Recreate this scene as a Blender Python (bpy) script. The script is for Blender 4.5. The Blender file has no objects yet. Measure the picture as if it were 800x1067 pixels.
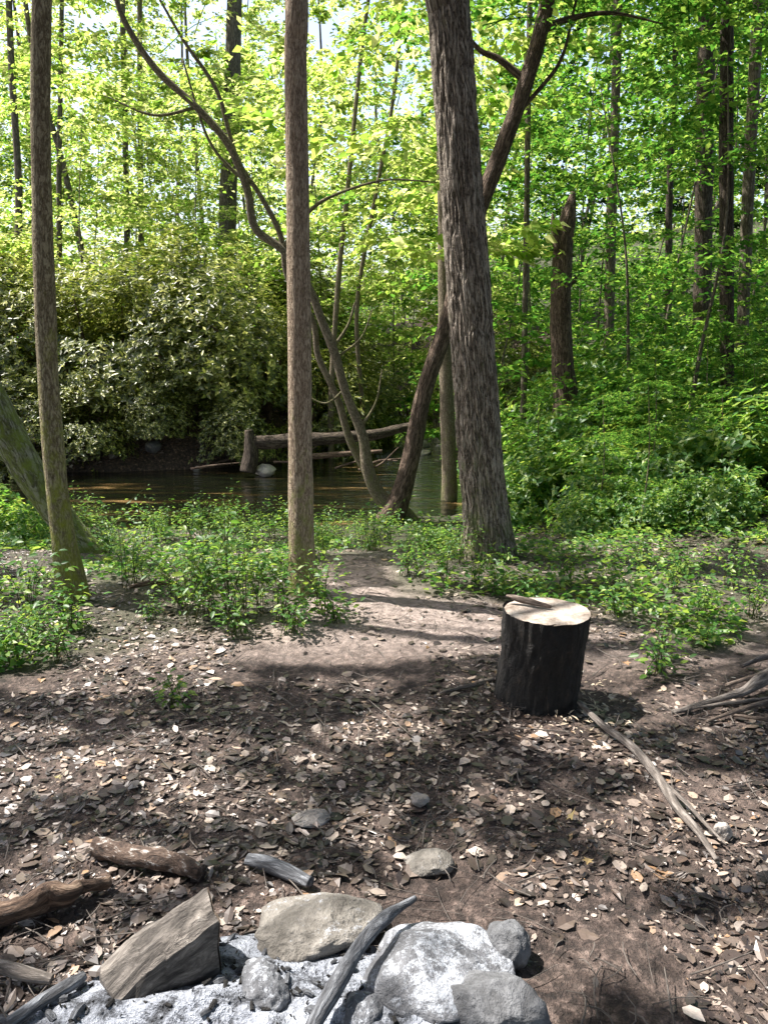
import bpy, bmesh, math
import numpy as np
from mathutils import Vector
rng = np.random.default_rng(11)
C = bpy.context.scene.collection
sc = bpy.context.scene
# ------------------------------------------------------------------ camera maths
PIT = math.radians(11.5); cp, sp = math.cos(PIT), math.sin(PIT)
def ray(px, py):
    x = (px-400)/800; y = (533.5-py)/800
    return np.array([x, cp+y*sp, -sp+y*cp])
def at(px, py, Y):
    d = ray(px, py); return np.array([0, 0, 1.5]) + d*(Y/d[1])
def on(px, py, z=0.0):
    d = ray(px, py); return np.array([0, 0, 1.5]) + d*((z-1.5)/d[2])
def proj(x, y, z):
    dz = z-1.5; f = y*cp-dz*sp; u = y*sp+dz*cp
    f = np.where(f < .05, .05, f)
    return 400+800*x/f, 533.5-800*u/f
cam = bpy.data.cameras.new('camera'); co = bpy.data.objects.new('camera', cam); C.objects.link(co)
co.location = (0, 0, 1.5); co.rotation_euler = (math.pi/2-PIT, 0, 0)
cam.sensor_fit = 'VERTICAL'; cam.sensor_height = 24; cam.lens = 18; cam.clip_end = 500; cam.clip_start = .05
sc.camera = co
# ------------------------------------------------------------------ noise
def _h(i, j, k, s):
    n = (i*374761393 + j*668265263 + k*2147483647 + s*1274126177) & 0xffffffff
    n = ((n ^ (n >> 13))*1274126177) & 0xffffffff
    n = ((n ^ (n >> 16))*2246822519) & 0xffffffff
    return ((n ^ (n >> 15)) & 0xffff)/65535.0
def vn(p, s=0):
    p = np.asarray(p, float); f = np.floor(p); i = f.astype(np.int64); t = p-f; t = t*t*(3-2*t)
    r = 0
    for a in (0, 1):
        for b in (0, 1):
            for c in (0, 1):
                w = (t[..., 0] if a else 1-t[..., 0])*(t[..., 1] if b else 1-t[..., 1])*(t[..., 2] if c else 1-t[..., 2])
                r = r + w*_h(i[..., 0]+a, i[..., 1]+b, i[..., 2]+c, s)
    return r
def fbm(p, s=0, o=4):
    p = np.asarray(p, float); r = 0; a = .5; tot = 0
    for k in range(o):
        r = r + a*vn(p*(2.03**k)+k*17.3, s+k); tot += a; a *= .5
    return r/tot
def ss(a, b, x):
    t = np.clip((x-a)/(b-a), 0, 1); return t*t*(3-2*t)
# ------------------------------------------------------------------ terrain
CR = np.array([(-60, 10.3), (-12, 10.8), (-5, 11.2), (-1.5, 12.0), (.3, 14.5), (1.0, 18), (1.4, 25), (3, 40)], float)
HW = [2.0, 2.0, 2.0, 2.3, 2.5, 2.0, 1.5, 1.0]
def creek(x, y):
    best = np.full(np.shape(x), 1e9)
    for k in range(len(CR)-1):
        a, b = CR[k], CR[k+1]; ab = b-a
        t = np.clip(((x-a[0])*ab[0]+(y-a[1])*ab[1])/(ab@ab), 0, 1)
        d = np.hypot(x-a[0]-t*ab[0], y-a[1]-t*ab[1])-(HW[k]+(HW[k+1]-HW[k])*t)
        best = np.minimum(best, d)
    return best
def H(x, y):
    x = np.asarray(x, float); y = np.asarray(y, float)
    q = np.stack([x, y, x*0], -1)
    land = .08*(fbm(q*.6, 3, 3)-.5)*ss(1, 6, y)+.05*(fbm(q*2.2, 5, 3)-.5)
    land = land+.16*np.maximum(0, x-2.6)*ss(2.5, 5, y)+.05*np.maximum(0, y-7)*ss(1.5, 4.5, x)
    land = land-.46*ss(5.2, 8.2, y)*(1-ss(.8, 3, x))*(1-ss(12, 15, y))
    land = land+.5*ss(13, 16, y)*(1-ss(-1, 2, x))+.5*(fbm(q*1.3, 19, 3)-.5)*ss(12.5, 13.5, y)
    land = land+.13*np.maximum(0, y-17)+.10*np.maximum(0, -x-9)*ss(12, 18, y)
    land = np.minimum(land, 9+.02*y)
    e = creek(x, y)+1.1*(fbm(q*.8, 9, 3)-.5)
    t = ss(-.4, 1.2, e)
    return -1.0*(1-t)+land*t
def micro(x, y):
    q = np.stack([x, y, x*0], -1)
    return .03*(fbm(q*11, 21, 3)-.5)
BND = np.array([(-400, 750), (0, 708), (90, 680), (170, 658), (250, 648), (325, 634), (342, 575), (400, 572), (412, 608), (480, 622), (560, 636), (640, 652), (720, 675), (800, 655), (1200, 690)], float)
def veg(x, y):
    x = np.asarray(x, float); y = np.asarray(y, float)
    px, py = proj(x, y, x*0)
    b = np.interp(px, BND[:, 0], BND[:, 1])
    n = fbm(np.stack([x*2.3, y*2.3, x*0], -1), 31, 3)-.5
    return ss(18, -18, py-b+n*80)*ss(.3, .8, creek(x, y))*(y > 2)
# ------------------------------------------------------------------ mesh helpers
class MB:
    def __init__(s): s.V = []; s.F = {}; s.B = []; s.n = 0
    def add(s, V, Fs, bk=None):
        V = np.asarray(V, float).reshape(-1, 3)
        for F in Fs:
            F = np.asarray(F, np.int64)
            if len(F): s.F.setdefault(F.shape[1], []).append(F+s.n)
        s.V.append(V); s.B.append(V if bk is None else bk); s.n += len(V)
    def mesh(s, name, origin=(0, 0, 0), smooth=True):
        V = np.concatenate(s.V)-np.asarray(origin); B = np.concatenate(s.B)
        me = bpy.data.meshes.new(name); me.vertices.add(len(V)); me.vertices.foreach_set('co', V.astype(np.float32).ravel())
        idx = []; st = []; o = 0
        for k, fl in s.F.items():
            F = np.concatenate(fl); idx.append(F.ravel()); st.append(o+np.arange(len(F))*k); o += F.size
        idx = np.concatenate(idx).astype(np.int32); st = np.concatenate(st).astype(np.int32)
        me.loops.add(len(idx)); me.loops.foreach_set('vertex_index', idx)
        me.polygons.add(len(st)); me.polygons.foreach_set('loop_start', st)
        me.update(calc_edges=True)
        a = me.attributes.new('bk', 'FLOAT_VECTOR', 'POINT'); a.data.foreach_set('vector', B.astype(np.float32).ravel())
        me.polygons.foreach_set('use_smooth', np.full(len(st), smooth)); me.validate()
        return me
    def build(s, name, mat, parent=None, origin=(0, 0, 0), smooth=True):
        me = s.mesh(name, origin, smooth); me.materials.append(mat)
        return link(name, me, parent, (0, 0, 0) if parent else origin)
def link(name, me, parent=None, loc=(0, 0, 0)):
    o = bpy.data.objects.new(name, me); C.objects.link(o); o.location = loc
    if parent: o.parent = parent
    return o
def tag(o, label=None, cat=None, group=None, kind=None):
    if label: o['label'] = label
    if cat: o['category'] = cat
    if group: o['group'] = group
    if kind: o['kind'] = kind
    return o
def thing(name, label, cat, loc, group=None, rz=0):
    o = bpy.data.objects.new(name, None); C.objects.link(o); o.location = tuple(loc); o.rotation_euler = (0, 0, rz); o.empty_display_size = .1
    return tag(o, label, cat, group)
def dup(root, loc, rz, s, label=None):
    r = root.copy(); C.objects.link(r); r.location = tuple(loc); r.rotation_euler = (0, 0, rz); r.scale = (s, s, s)
    if label: r['label'] = label
    for ch in list(root.children):
        c = ch.copy(); C.objects.link(c); c.parent = r
    return r
def cr(P, n):
    P = np.asarray(P, float); k = len(P)
    if k == 2: t = np.linspace(0, 1, n)[:, None]; return P[0]*(1-t)+P[1]*t
    Q = np.vstack([2*P[0]-P[1], P, 2*P[-1]-P[-2]]); u = np.linspace(0, k-1-1e-6, n); i = u.astype(int); t = (u-i)[:, None]
    a, b, c, d = Q[i], Q[i+1], Q[i+2], Q[i+3]
    return .5*((2*b)+(-a+c)*t+(2*a-5*b+4*c-d)*t*t+(-a+3*b-3*c+d)*t**3)
def tube(mb, P, n=20, seg=10, amp=0., fr=8., seed=0, cap=True, zs=.25, oval=None, ridge=0):
    Q = cr(P, n); pos = Q[:, :3]; r = np.maximum(Q[:, 3], .001)
    T = np.gradient(pos, axis=0); T /= np.linalg.norm(T, axis=1)[:, None]+1e-9
    up = np.array([0, 1., 0]) if abs(T[0, 1]) < .8 else np.array([1., 0, 0])
    N = np.zeros_like(pos); v = up
    for i in range(n):
        v = v-T[i]*(v@T[i]); v /= np.linalg.norm(v)+1e-9; N[i] = v
    Bn = np.cross(T, N); a = np.arange(seg)*2*math.pi/seg
    s = np.concatenate([[0], np.cumsum(np.linalg.norm(np.diff(pos, axis=0), axis=1))])
    bk = np.stack([np.cos(a)[None]*r[:, None], np.sin(a)[None]*r[:, None], np.repeat(s[:, None], seg, 1)], -1)
    rr = np.repeat(r[:, None], seg, 1)
    if amp:
        q = bk*np.array([fr, fr, fr*zs])+seed*7.7
        rr = rr+amp*(fbm(q, seed, 3)-.5)*2
    if ridge:
        w_ = fbm(bk*np.array([9, 9, 5]), seed+3, 2)[..., None]*1.2
        q = bk*np.array([34, 34, 4.6])+w_
        rr = rr+ridge*(np.minimum(1, np.abs(fbm(q, seed+9, 2)-.5)*7)-.8)
    if oval: rr = rr*(1+oval*np.cos(2*a+seed))[None]
    V = pos[:, None]+rr[..., None]*(np.cos(a)[None, :, None]*N[:, None]+np.sin(a)[None, :, None]*Bn[:, None])
    i = np.arange(n-1)[:, None]*seg; j = np.arange(seg)[None]; k = (j+1) % seg
    F = np.stack([i+j, i+k, i+seg+k, i+seg+j], -1).reshape(-1, 4)
    V = V.reshape(-1, 3); bk = bk.reshape(-1, 3); Fs = [F]
    if cap:
        m = len(V); V = np.vstack([V, pos[0], pos[-1]]); bk = np.vstack([bk, [0, 0, 0], [0, 0, s[-1]]])
        jj = np.arange(seg); kk = (jj+1) % seg
        Fs.append(np.stack([np.full(seg, m), kk, jj], -1)); o = (n-1)*seg
        Fs.append(np.stack([np.full(seg, m+1), o+jj, o+kk], -1))
    mb.add(V, Fs, bk); return mb
LD = (np.array([(0, 0, 0), (.42, .5, .09), (1, 0, -.06), (.42, -.5, .09)]), np.array([(0, 2, 1), (0, 3, 2)]))
LO = (np.array([(0, 0, 0), (.22, .36, .06), (.62, .40, .07), (1, 0, -.1), (.62, -.40, .07), (.22, -.36, .06), (.5, 0, 0)]),
      np.array([(0, 6, 1), (1, 6, 2), (2, 6, 3), (3, 6, 4), (4, 6, 5), (5, 6, 0)]))
_m = [(0, 0), (.1, .12), (.12, .5), (.35, .3), (.62, .55), (.6, .18), (1, 0), (.6, -.18), (.62, -.55), (.35, -.3), (.12, -.5), (.1, -.12)]
LM = (np.array([(a, b, .05*abs(b)*3) for a, b in _m]+[(.35, 0, -.03)]), np.array([(i, 12, (i+1) % 12) for i in range(12)]))
def unit(v): return v/(np.linalg.norm(v, axis=-1, keepdims=True)+1e-9)
def leaves(mb, Cc, D, N, L, W, T=LD, curl=None):
    Cc = Cc.reshape(-1, 3); D = unit(D.reshape(-1, 3)); N = N.reshape(-1, 3)
    S = unit(np.cross(N, D)); N2 = np.cross(D, S); m = len(Cc)
    L = np.broadcast_to(L, (m,))[:, None, None]; W = np.broadcast_to(W, (m,))[:, None, None]
    cu = 1 if curl is None else curl[:, None, None]
    t, f = T
    V = Cc[:, None]+t[None, :, 0:1]*L*D[:, None]+t[None, :, 1:2]*W*S[:, None]+t[None, :, 2:3]*L*cu*N2[:, None]
    F = (f[None]+(np.arange(m)*len(t))[:, None, None]).reshape(-1, 3)
    mb.add(V, [F])
def fan(mb, base, az, BL, nt, nl, L, rise=.45, T=LD, jn=.45, br=None, r0=.02, asp=.62, R=rng):
    base = np.asarray(base, float); az = np.asarray(az, float); BL = np.asarray(BL, float); nb = len(az)
    d = np.stack([np.cos(az), np.sin(az), az*0], -1)
    s = R.uniform(.22, 1, (nb, nt))
    def cur(s): return rise*s-.32*s*s
    st = base[:, None]+d[:, None]*(BL[:, None]*s)[..., None]; st[..., 2] += BL[:, None]*cur(s)
    ta = az[:, None]+R.choice([-1, 1], (nb, nt))*R.uniform(.35, 1.15, (nb, nt))
    tl = BL[:, None]*.42*R.uniform(.5, 1.1, (nb, nt))
    td = np.stack([np.cos(ta), np.sin(ta), R.normal(0, .12, (nb, nt))], -1)
    q = R.uniform(.05, 1, (nb, nt, nl))
    P = st[:, :, None]+td[:, :, None]*(tl[..., None]*q)[..., None]; P[..., 2] -= .18*tl[..., None]*q*q
    P = P+R.normal(0, 1, P.shape)*np.array([.35, .35, .25])*L
    la = ta[..., None]+R.choice([-1, 1], q.shape)*R.uniform(.2, 1.1, q.shape)
    D = np.stack([np.cos(la), np.sin(la), R.normal(-.25, .3, q.shape)], -1)
    N = R.normal(0, jn, P.shape)+np.array([0, 0, 1.])
    LL = L*R.uniform(.6, 1.25, P.size//3)
    leaves(mb, P, D, N, LL, LL*asp, T)
    if br is not None:
        for i in range(nb):
            u = np.linspace(0, 1, 4); pts = np.zeros((4, 4)); pts[:, :3] = base[i]+d[i]*(BL[i]*u)[:, None]; pts[:, 2] += BL[i]*cur(u)
            pts[:, 3] = r0*(1-.8*u)*(.4+.3*BL[i]); tube(br, pts, 5, 4, cap=False)
# ------------------------------------------------------------------ materials
def mat(name):
    m = bpy.data.materials.new(name); m.use_nodes = True; nt = m.node_tree; b = nt.nodes['Principled BSDF']; return m, nt, b
def ramp(nt, fac, stops, interp='LINEAR'):
    r = nt.nodes.new('ShaderNodeValToRGB'); r.color_ramp.interpolation = interp; e = r.color_ramp.elements
    while len(e) < len(stops): e.new(.5)
    for k, (p, c) in enumerate(stops): e[k].position = p; e[k].color = (*c, 1)
    nt.links.new(fac, r.inputs[0]); return r.outputs[0]
def noise(nt, vec, scale, detail=5, rough=.6, dist=0):
    n = nt.nodes.new('ShaderNodeTexNoise'); n.inputs['Scale'].default_value = scale; n.inputs['Detail'].default_value = min(detail, 5)
    n.inputs['Roughness'].default_value = rough; n.inputs['Distortion'].default_value = dist
    nt.links.new(vec, n.inputs['Vector']); return n.outputs[0]
def mapv(nt, vec, scale):
    n = nt.nodes.new('ShaderNodeMapping'); n.inputs['Scale'].default_value = scale; nt.links.new(vec, n.inputs[0]); return n.outputs[0]
def mix(nt, f, a, b, mode='MIX'):
    n = nt.nodes.new('ShaderNodeMix'); n.data_type = 'RGBA'; n.blend_type = mode
    for s, v in ((0, f), (6, a), (7, b)):
        if isinstance(v, (int, float)): n.inputs[s].default_value = v
        elif isinstance(v, tuple): n.inputs[s].default_value = (*v, 1)
        else: nt.links.new(v, n.inputs[s])
    return n.outputs[2]
def math_(nt, op, a, b=0):
    n = nt.nodes.new('ShaderNodeMath'); n.operation = op
    for s, v in ((0, a), (1, b)):
        if isinstance(v, (int, float)): n.inputs[s].default_value = v
        else: nt.links.new(v, n.inputs[s])
    return n.outputs[0]
def bump(nt, b, h, dist, st=1):
    n = nt.nodes.new('ShaderNodeBump'); n.inputs['Distance'].default_value = dist; n.inputs['Strength'].default_value = st
    nt.links.new(h, n.inputs['Height']); nt.links.new(n.outputs[0], b.inputs['Normal'])
def coords(nt, kind='Object'):
    if kind == 'bk':
        n = nt.nodes.new('ShaderNodeAttribute'); n.attribute_name = 'bk'; return n.outputs['Vector']
    return nt.nodes.new('ShaderNodeTexCoord').outputs[kind]
def bark(name, dark, mid, light, fs=34, zs=.16, moss=None, mossz=1.0, mamt=.5, dist=.02, furrow=.8):
    m, nt, b = mat(name); v = coords(nt, 'bk')
    wn = nt.nodes.new('ShaderNodeTexNoise'); wn.inputs['Scale'].default_value = 1; wn.inputs['Detail'].default_value = 3; nt.links.new(mapv(nt, v, (16, 16, 7)), wn.inputs['Vector'])
    vv = nt.nodes.new('ShaderNodeVectorMath'); vv.operation = 'MULTIPLY_ADD'
    nt.links.new(wn.outputs['Color'], vv.inputs[0]); vv.inputs[1].default_value = (.05, .05, .16); nt.links.new(v, vv.inputs[2])
    rid = noise(nt, mapv(nt, vv.outputs[0], (fs, fs, fs*zs)), 1, 2, .6)
    rid = math_(nt, 'ABSOLUTE', math_(nt, 'SUBTRACT', rid, .5)); rid = math_(nt, 'MINIMUM', math_(nt, 'MULTIPLY', rid, 9), 1)
    crk = noise(nt, mapv(nt, vv.outputs[0], (fs*.8, fs*.8, fs*.8)), 1, 2, .5)
    crk = math_(nt, 'MINIMUM', math_(nt, 'MULTIPLY', math_(nt, 'ABSOLUTE', math_(nt, 'SUBTRACT', crk, .5)), 16), 1)
    plate = math_(nt, 'MULTIPLY', rid, math_(nt, 'ADD', .65, math_(nt, 'MULTIPLY', crk, .35)))
    fine = noise(nt, mapv(nt, v, (130, 130, 60)), 1, 4, .75)
    hgt = math_(nt, 'ADD', math_(nt, 'MULTIPLY', plate, furrow*.6), math_(nt, 'ADD', (1-furrow)*.35, math_(nt, 'MULTIPLY', math_(nt, 'SUBTRACT', fine, .3), .8)))
    col = ramp(nt, hgt, [(.08, dark), (.42, mid), (.85, light)])
    big = noise(nt, mapv(nt, v, (5, 5, 2.2)), 1, 5, .7)
    lich = ramp(nt, big, [(.52, (0, 0, 0)), (.64, (1, 1, 1))])
    col = mix(nt, math_(nt, 'MULTIPLY', math_(nt, 'MULTIPLY', lich, plate), .6), col, light)
    if moss:
        sx = nt.nodes.new('ShaderNodeSeparateXYZ'); nt.links.new(v, sx.inputs[0])
        mz = nt.nodes.new('ShaderNodeMapRange'); mz.inputs[1].default_value = 0; mz.inputs[2].default_value = mossz; mz.inputs[3].default_value = mamt; mz.inputs[4].default_value = 0
        nt.links.new(sx.outputs[2], mz.inputs[0])
        n2 = noise(nt, mapv(nt, v, (14, 14, 9)), 1, 5, .75)
        f = ramp(nt, math_(nt, 'ADD', n2, mz.outputs[0]), [(.6, (0, 0, 0)), (.85, (.85, .85, .85))])
        col = mix(nt, f, col, moss)
    nt.links.new(col, b.inputs['Base Color']); b.inputs['Roughness'].default_value = .9
    b.inputs['Specular IOR Level'].default_value = .25
    bump(nt, b, hgt, dist); return m
def sc3(c, k): return tuple(min(v*k, .95) for v in c)
def leafmat(name, dif, tr, rough=.5, tf=.5, spec=0, k=1.0):
    dif = [sc3(c, k) for c in dif]; tr = [sc3(c, k) for c in tr]
    m, nt, b = mat(name); g = nt.nodes.new('ShaderNodeNewGeometry'); r = g.outputs['Random Per Island']
    q = len(dif); d = ramp(nt, r, [(i/(q-1), c) for i, c in enumerate(dif)])
    q = len(tr); t = ramp(nt, r, [(i/(q-1), c) for i, c in enumerate(tr)])
    nt.nodes.remove(b); df = nt.nodes.new('ShaderNodeBsdfDiffuse'); nt.links.new(d, df.inputs[0])
    tn = nt.nodes.new('ShaderNodeBsdfTranslucent'); nt.links.new(t, tn.inputs[0])
    mx = nt.nodes.new('ShaderNodeMixShader'); mx.inputs[0].default_value = tf
    nt.links.new(df.outputs[0], mx.inputs[1]); nt.links.new(tn.outputs[0], mx.inputs[2]); out = mx.outputs[0]
    if spec:
        gl = nt.nodes.new('ShaderNodeBsdfGlossy'); gl.inputs['Roughness'].default_value = rough
        m2 = nt.nodes.new('ShaderNodeMixShader'); m2.inputs[0].default_value = spec; nt.links.new(out, m2.inputs[1]); nt.links.new(gl.outputs[0], m2.inputs[2]); out = m2.outputs[0]
    nt.links.new(out, nt.nodes['Material Output'].inputs[0]); return m
M = {}
M['bark_big'] = bark('furrowed bark', (.016, .012, .009), (.20, .165, .13), (.48, .42, .35), 38, .12, (.14, .19, .04), 1.2, .22, .02, .9)
M['bark_slim'] = bark('fine bark', (.05, .036, .025), (.27, .20, .14), (.54, .44, .33), 60, .2, (.24, .27, .06), 1.5, .26, .010, .7)
M['bark_left'] = bark('grey bark', (.03, .023, .014), (.20, .16, .10), (.46, .41, .28), 55, .25, (.28, .31, .04), 2.4, .28, .012, .7)
M['bark_moss'] = bark('mossy bark', (.02, .02, .012), (.13, .13, .08), (.42, .42, .34), 24, .3, (.20, .26, .04), 9, .25, .02, .7)
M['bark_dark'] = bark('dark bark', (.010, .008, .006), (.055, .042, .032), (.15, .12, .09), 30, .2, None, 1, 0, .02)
M['bark_snag'] = bark('rotten warm bark', (.012, .009, .006), (.09, .063, .045), (.24, .175, .13), 34, .15, None, 1, 0, .02)
M['bark_bg'] = bark('background bark', (.03, .024, .017), (.11, .09, .065), (.23, .20, .15), 26, .2, (.12, .15, .05), 3, .2, .02)
M['bark_grey'] = bark('smooth grey bark', (.03, .024, .017), (.12, .097, .065), (.32, .27, .195), 50, .4, (.14, .15, .05), 2, .25, .010, .6)
M['leaf_y'] = leafmat('yellow green leaf', [(.08, .16, .03), (.17, .27, .05), (.40, .45, .13)], [(.26, .52, .05), (.58, .74, .13), (.90, .92, .40)], .45, .58, k=.84)
M['leaf_g'] = leafmat('green leaf', [(.03, .09, .02), (.07, .16, .03), (.16, .27, .05)], [(.09, .32, .035), (.22, .50, .055), (.56, .78, .12)], .45, .5, k=.78)
M['leaf_shade'] = leafmat('leaf darkened for shade', [(.015, .035, .012), (.022, .045, .015)], [(.015, .035, .008), (.025, .05, .01)], .45, .4)  # leaf colour darkened to cut transmitted glow and stand in for deep shade
M['leaf_rh'] = leafmat('rhododendron leaf', [(.03, .048, .010), (.07, .095, .018), (.16, .19, .035), (.52, .52, .16)], [(.10, .16, .02), (.22, .30, .03), (.42, .50, .07), (.72, .73, .20)], .38, .30, .05, k=.95)
M['leaf_herb'] = leafmat('herb leaf', [(.03, .10, .022), (.075, .18, .035), (.26, .36, .06)], [(.12, .34, .035), (.26, .54, .06), (.68, .82, .13)], .45, .42, .03, k=.9)
M['stem'] = leafmat('green stem', [(.06, .09, .03), (.1, .08, .04)], [(.1, .14, .03), (.1, .14, .03)], .6, .1)
m, nt, b = mat('leaf litter'); g = nt.nodes.new('ShaderNodeNewGeometry')
c = ramp(nt, g.outputs['Random Per Island'], [(0, (.018, .013, .011)), (.36, (.055, .039, .032)), (.52, (.14, .105, .085)), (.60, (.075, .048, .035)), (.76, (.26, .205, .17)), (.90, (.46, .39, .335)), (.965, (.32, .19, .10)), (1, (.68, .62, .56))])
n_ = noise(nt, coords(nt), 120, 3); c = mix(nt, .5, c, ramp(nt, n_, [(.3, (.5, .5, .5)), (.7, (1, 1, 1))]), 'MULTIPLY')
nt.links.new(c, b.inputs['Base Color']); b.inputs['Roughness'].default_value = .42; b.inputs['Specular IOR Level'].default_value = .7; M['litter'] = m
m, nt, b = mat('yellow fallen leaf'); g = nt.nodes.new('ShaderNodeNewGeometry')
nt.links.new(ramp(nt, g.outputs['Random Per Island'], [(0, (.28, .24, .10)), (.5, (.24, .16, .07)), (1, (.2, .09, .045))]), b.inputs['Base Color']); b.inputs['Roughness'].default_value = .5; M['litter_y'] = m
# ground
m, nt, b = mat('forest soil'); v = coords(nt)
a1 = noise(nt, v, 1.3, 4, .65); a2 = noise(nt, v, 22, 5, .75); a3 = noise(nt, v, 110, 3, .7)
c = ramp(nt, a2, [(.32, (.016, .012, .010)), (.5, (.06, .044, .037)), (.72, (.24, .19, .165))])
c = mix(nt, ramp(nt, a1, [(.46, (0, 0, 0)), (.66, (.5, .5, .5))]), c, (.21, .165, .142))
vo = nt.nodes.new('ShaderNodeTexVoronoi'); vo.inputs['Scale'].default_value = 55; nt.links.new(v, vo.inputs['Vector'])
c = mix(nt, .7, c, ramp(nt, vo.outputs['Color'], [(.1, (.3, .28, .26)), (.9, (1.6, 1.5, 1.45))]), 'MULTIPLY')
path_sun = nt.nodes.new('ShaderNodeAttribute'); path_sun.attribute_name = 'path'  # trodden path plus wider band painted lighter as sunlit ground
c = mix(nt, math_(nt, 'MULTIPLY', path_sun.outputs['Fac'], .75), c, ramp(nt, a2, [(.3, (.17, .13, .11)), (.7, (.60, .50, .445))]))  # pale trodden soil, plus sunlight painted in across the wider band
at_ = nt.nodes.new('ShaderNodeAttribute'); at_.attribute_name = 'vg'
c = mix(nt, math_(nt, 'MULTIPLY', at_.outputs['Fac'], .75), c, (.035, .046, .015))
at2 = nt.nodes.new('ShaderNodeAttribute'); at2.attribute_name = 'bank'
c = mix(nt, math_(nt, 'MULTIPLY', at2.outputs['Fac'], .85), c, ramp(nt, a2, [(.40, (.012, .008, .005)), (.58, (.07, .042, .028)), (.7, (.36, .22, .14))]))
nt.links.new(c, b.inputs['Base Color']); b.inputs['Roughness'].default_value = .92
bump(nt, b, math_(nt, 'ADD', a2, math_(nt, 'MULTIPLY', a3, .5)), .03); M['soil'] = m
# water
m, nt, b = mat('creek water'); v = coords(nt)
w1 = noise(nt, mapv(nt, v, (1.0, 2.6, 1)), 1.8, 4, .55); c = ramp(nt, noise(nt, mapv(nt, v, (.5, 2.0, 1)), 1.2, 5, .7), [(.50, (.003, .004, .002)), (.60, (.018, .013, .005)), (.69, (.20, .13, .055))])
nt.links.new(c, b.inputs['Base Color']); b.inputs['Roughness'].default_value = .02; b.inputs['IOR'].default_value = 1.6; b.inputs['Specular IOR Level'].default_value = 1.0
bump(nt, b, w1, .05, .7); M['water'] = m
def rockmat(name, dk, md, lt, ash=0.0):
    m, nt, b = mat(name); v = coords(nt)
    a = noise(nt, v, 9, 8, .7, .4); f = noise(nt, v, 70, 4, .75)
    c = ramp(nt, a, [(.3, dk), (.5, md), (.7, lt)])
    c = mix(nt, .5, c, ramp(nt, f, [(.3, (.5, .5, .5)), (.7, (1.3, 1.3, 1.3))]), 'MULTIPLY')
    if ash:
        g = nt.nodes.new('ShaderNodeNewGeometry'); sx = nt.nodes.new('ShaderNodeSeparateXYZ'); nt.links.new(g.outputs['Normal'], sx.inputs[0])
        n3 = noise(nt, v, 55, 5, .9, 0); n4 = noise(nt, v, 7, 3, .6)
        q = math_(nt, 'ADD', math_(nt, 'MULTIPLY', sx.outputs[2], .3), math_(nt, 'ADD', math_(nt, 'MULTIPLY', n3, .7), math_(nt, 'MULTIPLY', n4, .4)))
        c = mix(nt, ramp(nt, q, [(.94-ash*.14, (0, 0, 0)), (1.04-ash*.14, (.95, .95, .95))]), c, (.45, .48, .53))
    nt.links.new(c, b.inputs['Base Color']); b.inputs['Roughness'].default_value = .8
    bump(nt, b, math_(nt, 'ADD', a, math_(nt, 'MULTIPLY', f, .35)), .02); return m
M['rock_grey'] = rockmat('grey stone', (.05, .051, .053), (.13, .134, .142), (.25, .258, .27))
M['rock_dark'] = rockmat('dark stone', (.04, .04, .043), (.09, .09, .095), (.18, .18, .19))
M['rock_tan'] = rockmat('tan stone', (.08, .072, .06), (.18, .166, .145), (.32, .30, .27), .35)
M['rock_ash'] = rockmat('ash dusted stone', (.06, .062, .068), (.145, .15, .163), (.26, .27, .29), 1.0)
M['rock_ash2'] = rockmat('lightly ash dusted stone', (.05, .052, .058), (.13, .135, .148), (.24, .252, .27), .8)
M['rock_pale'] = rockmat('pale stone', (.22, .20, .18), (.36, .33, .30), (.5, .47, .43))
m, nt, b = mat('wood ash'); v = coords(nt); a = noise(nt, v, 13, 5, .8, .2); f = noise(nt, v, 130, 3, .7)
c = ramp(nt, a, [(.34, (.016, .017, .02)), (.43, (.10, .108, .125)), (.51, (.31, .335, .385)), (.66, (.52, .56, .63))])
c = mix(nt, .4, c, ramp(nt, f, [(.35, (.4, .4, .4)), (.6, (1.1, 1.1, 1.1))]), 'MULTIPLY')
nt.links.new(c, b.inputs['Base Color']); b.inputs['Roughness'].default_value = .95; bump(nt, b, math_(nt, 'ADD', a, math_(nt, 'MULTIPLY', f, .4)), .03); M['ash'] = m
def simple(name, stops, sc_=30, rough=.8, dist=.01, kind='Object', ms=(1, 1, 1)):
    m, nt, b = mat(name); v = mapv(nt, coords(nt, kind), ms); a = noise(nt, v, sc_, 5, .75, .5)
    nt.links.new(ramp(nt, a, stops), b.inputs['Base Color']); b.inputs['Roughness'].default_value = rough; bump(nt, b, a, dist); return m
M['char'] = simple('charred wood', [(.35, (.003, .003, .003)), (.58, (.012, .010, .008)), (.68, (.05, .036, .026)), (.80, (.14, .10, .07))], 12, .75, .03, 'bk', (2.5, 2.5, 1.2))
M['burnt_grey'] = simple('burnt grey wood', [(.3, (.02, .02, .023)), (.5, (.11, .116, .128)), (.7, (.36, .38, .41))], 20, .9, .02, 'bk', (2.5, 2.5, .5))
M['wood_split'] = simple('split wood', [(.3, (.07, .05, .035)), (.5, (.20, .15, .11)), (.7, (.40, .33, .26))], 16, .8, .008, 'bk', (5, 5, .7))
M['wood_grey'] = simple('weathered wood', [(.3, (.035, .03, .025)), (.5, (.14, .12, .104)), (.72, (.38, .345, .31))], 18, .85, .01, 'bk', (4, 4, .6))
M['wood_brown'] = simple('weathered brown wood', [(.3, (.03, .021, .015)), (.5, (.12, .09, .07)), (.72, (.34, .285, .235))], 18, .85, .014, 'bk', (4, 4, .6))
M['wood_block'] = simple('weathered split block', [(.32, (.03, .026, .023)), (.48, (.11, .097, .085)), (.6, (.21, .187, .165)), (.75, (.38, .355, .32))], 13, .9, .02, 'bk', (3, 3, 1.1))
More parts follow.
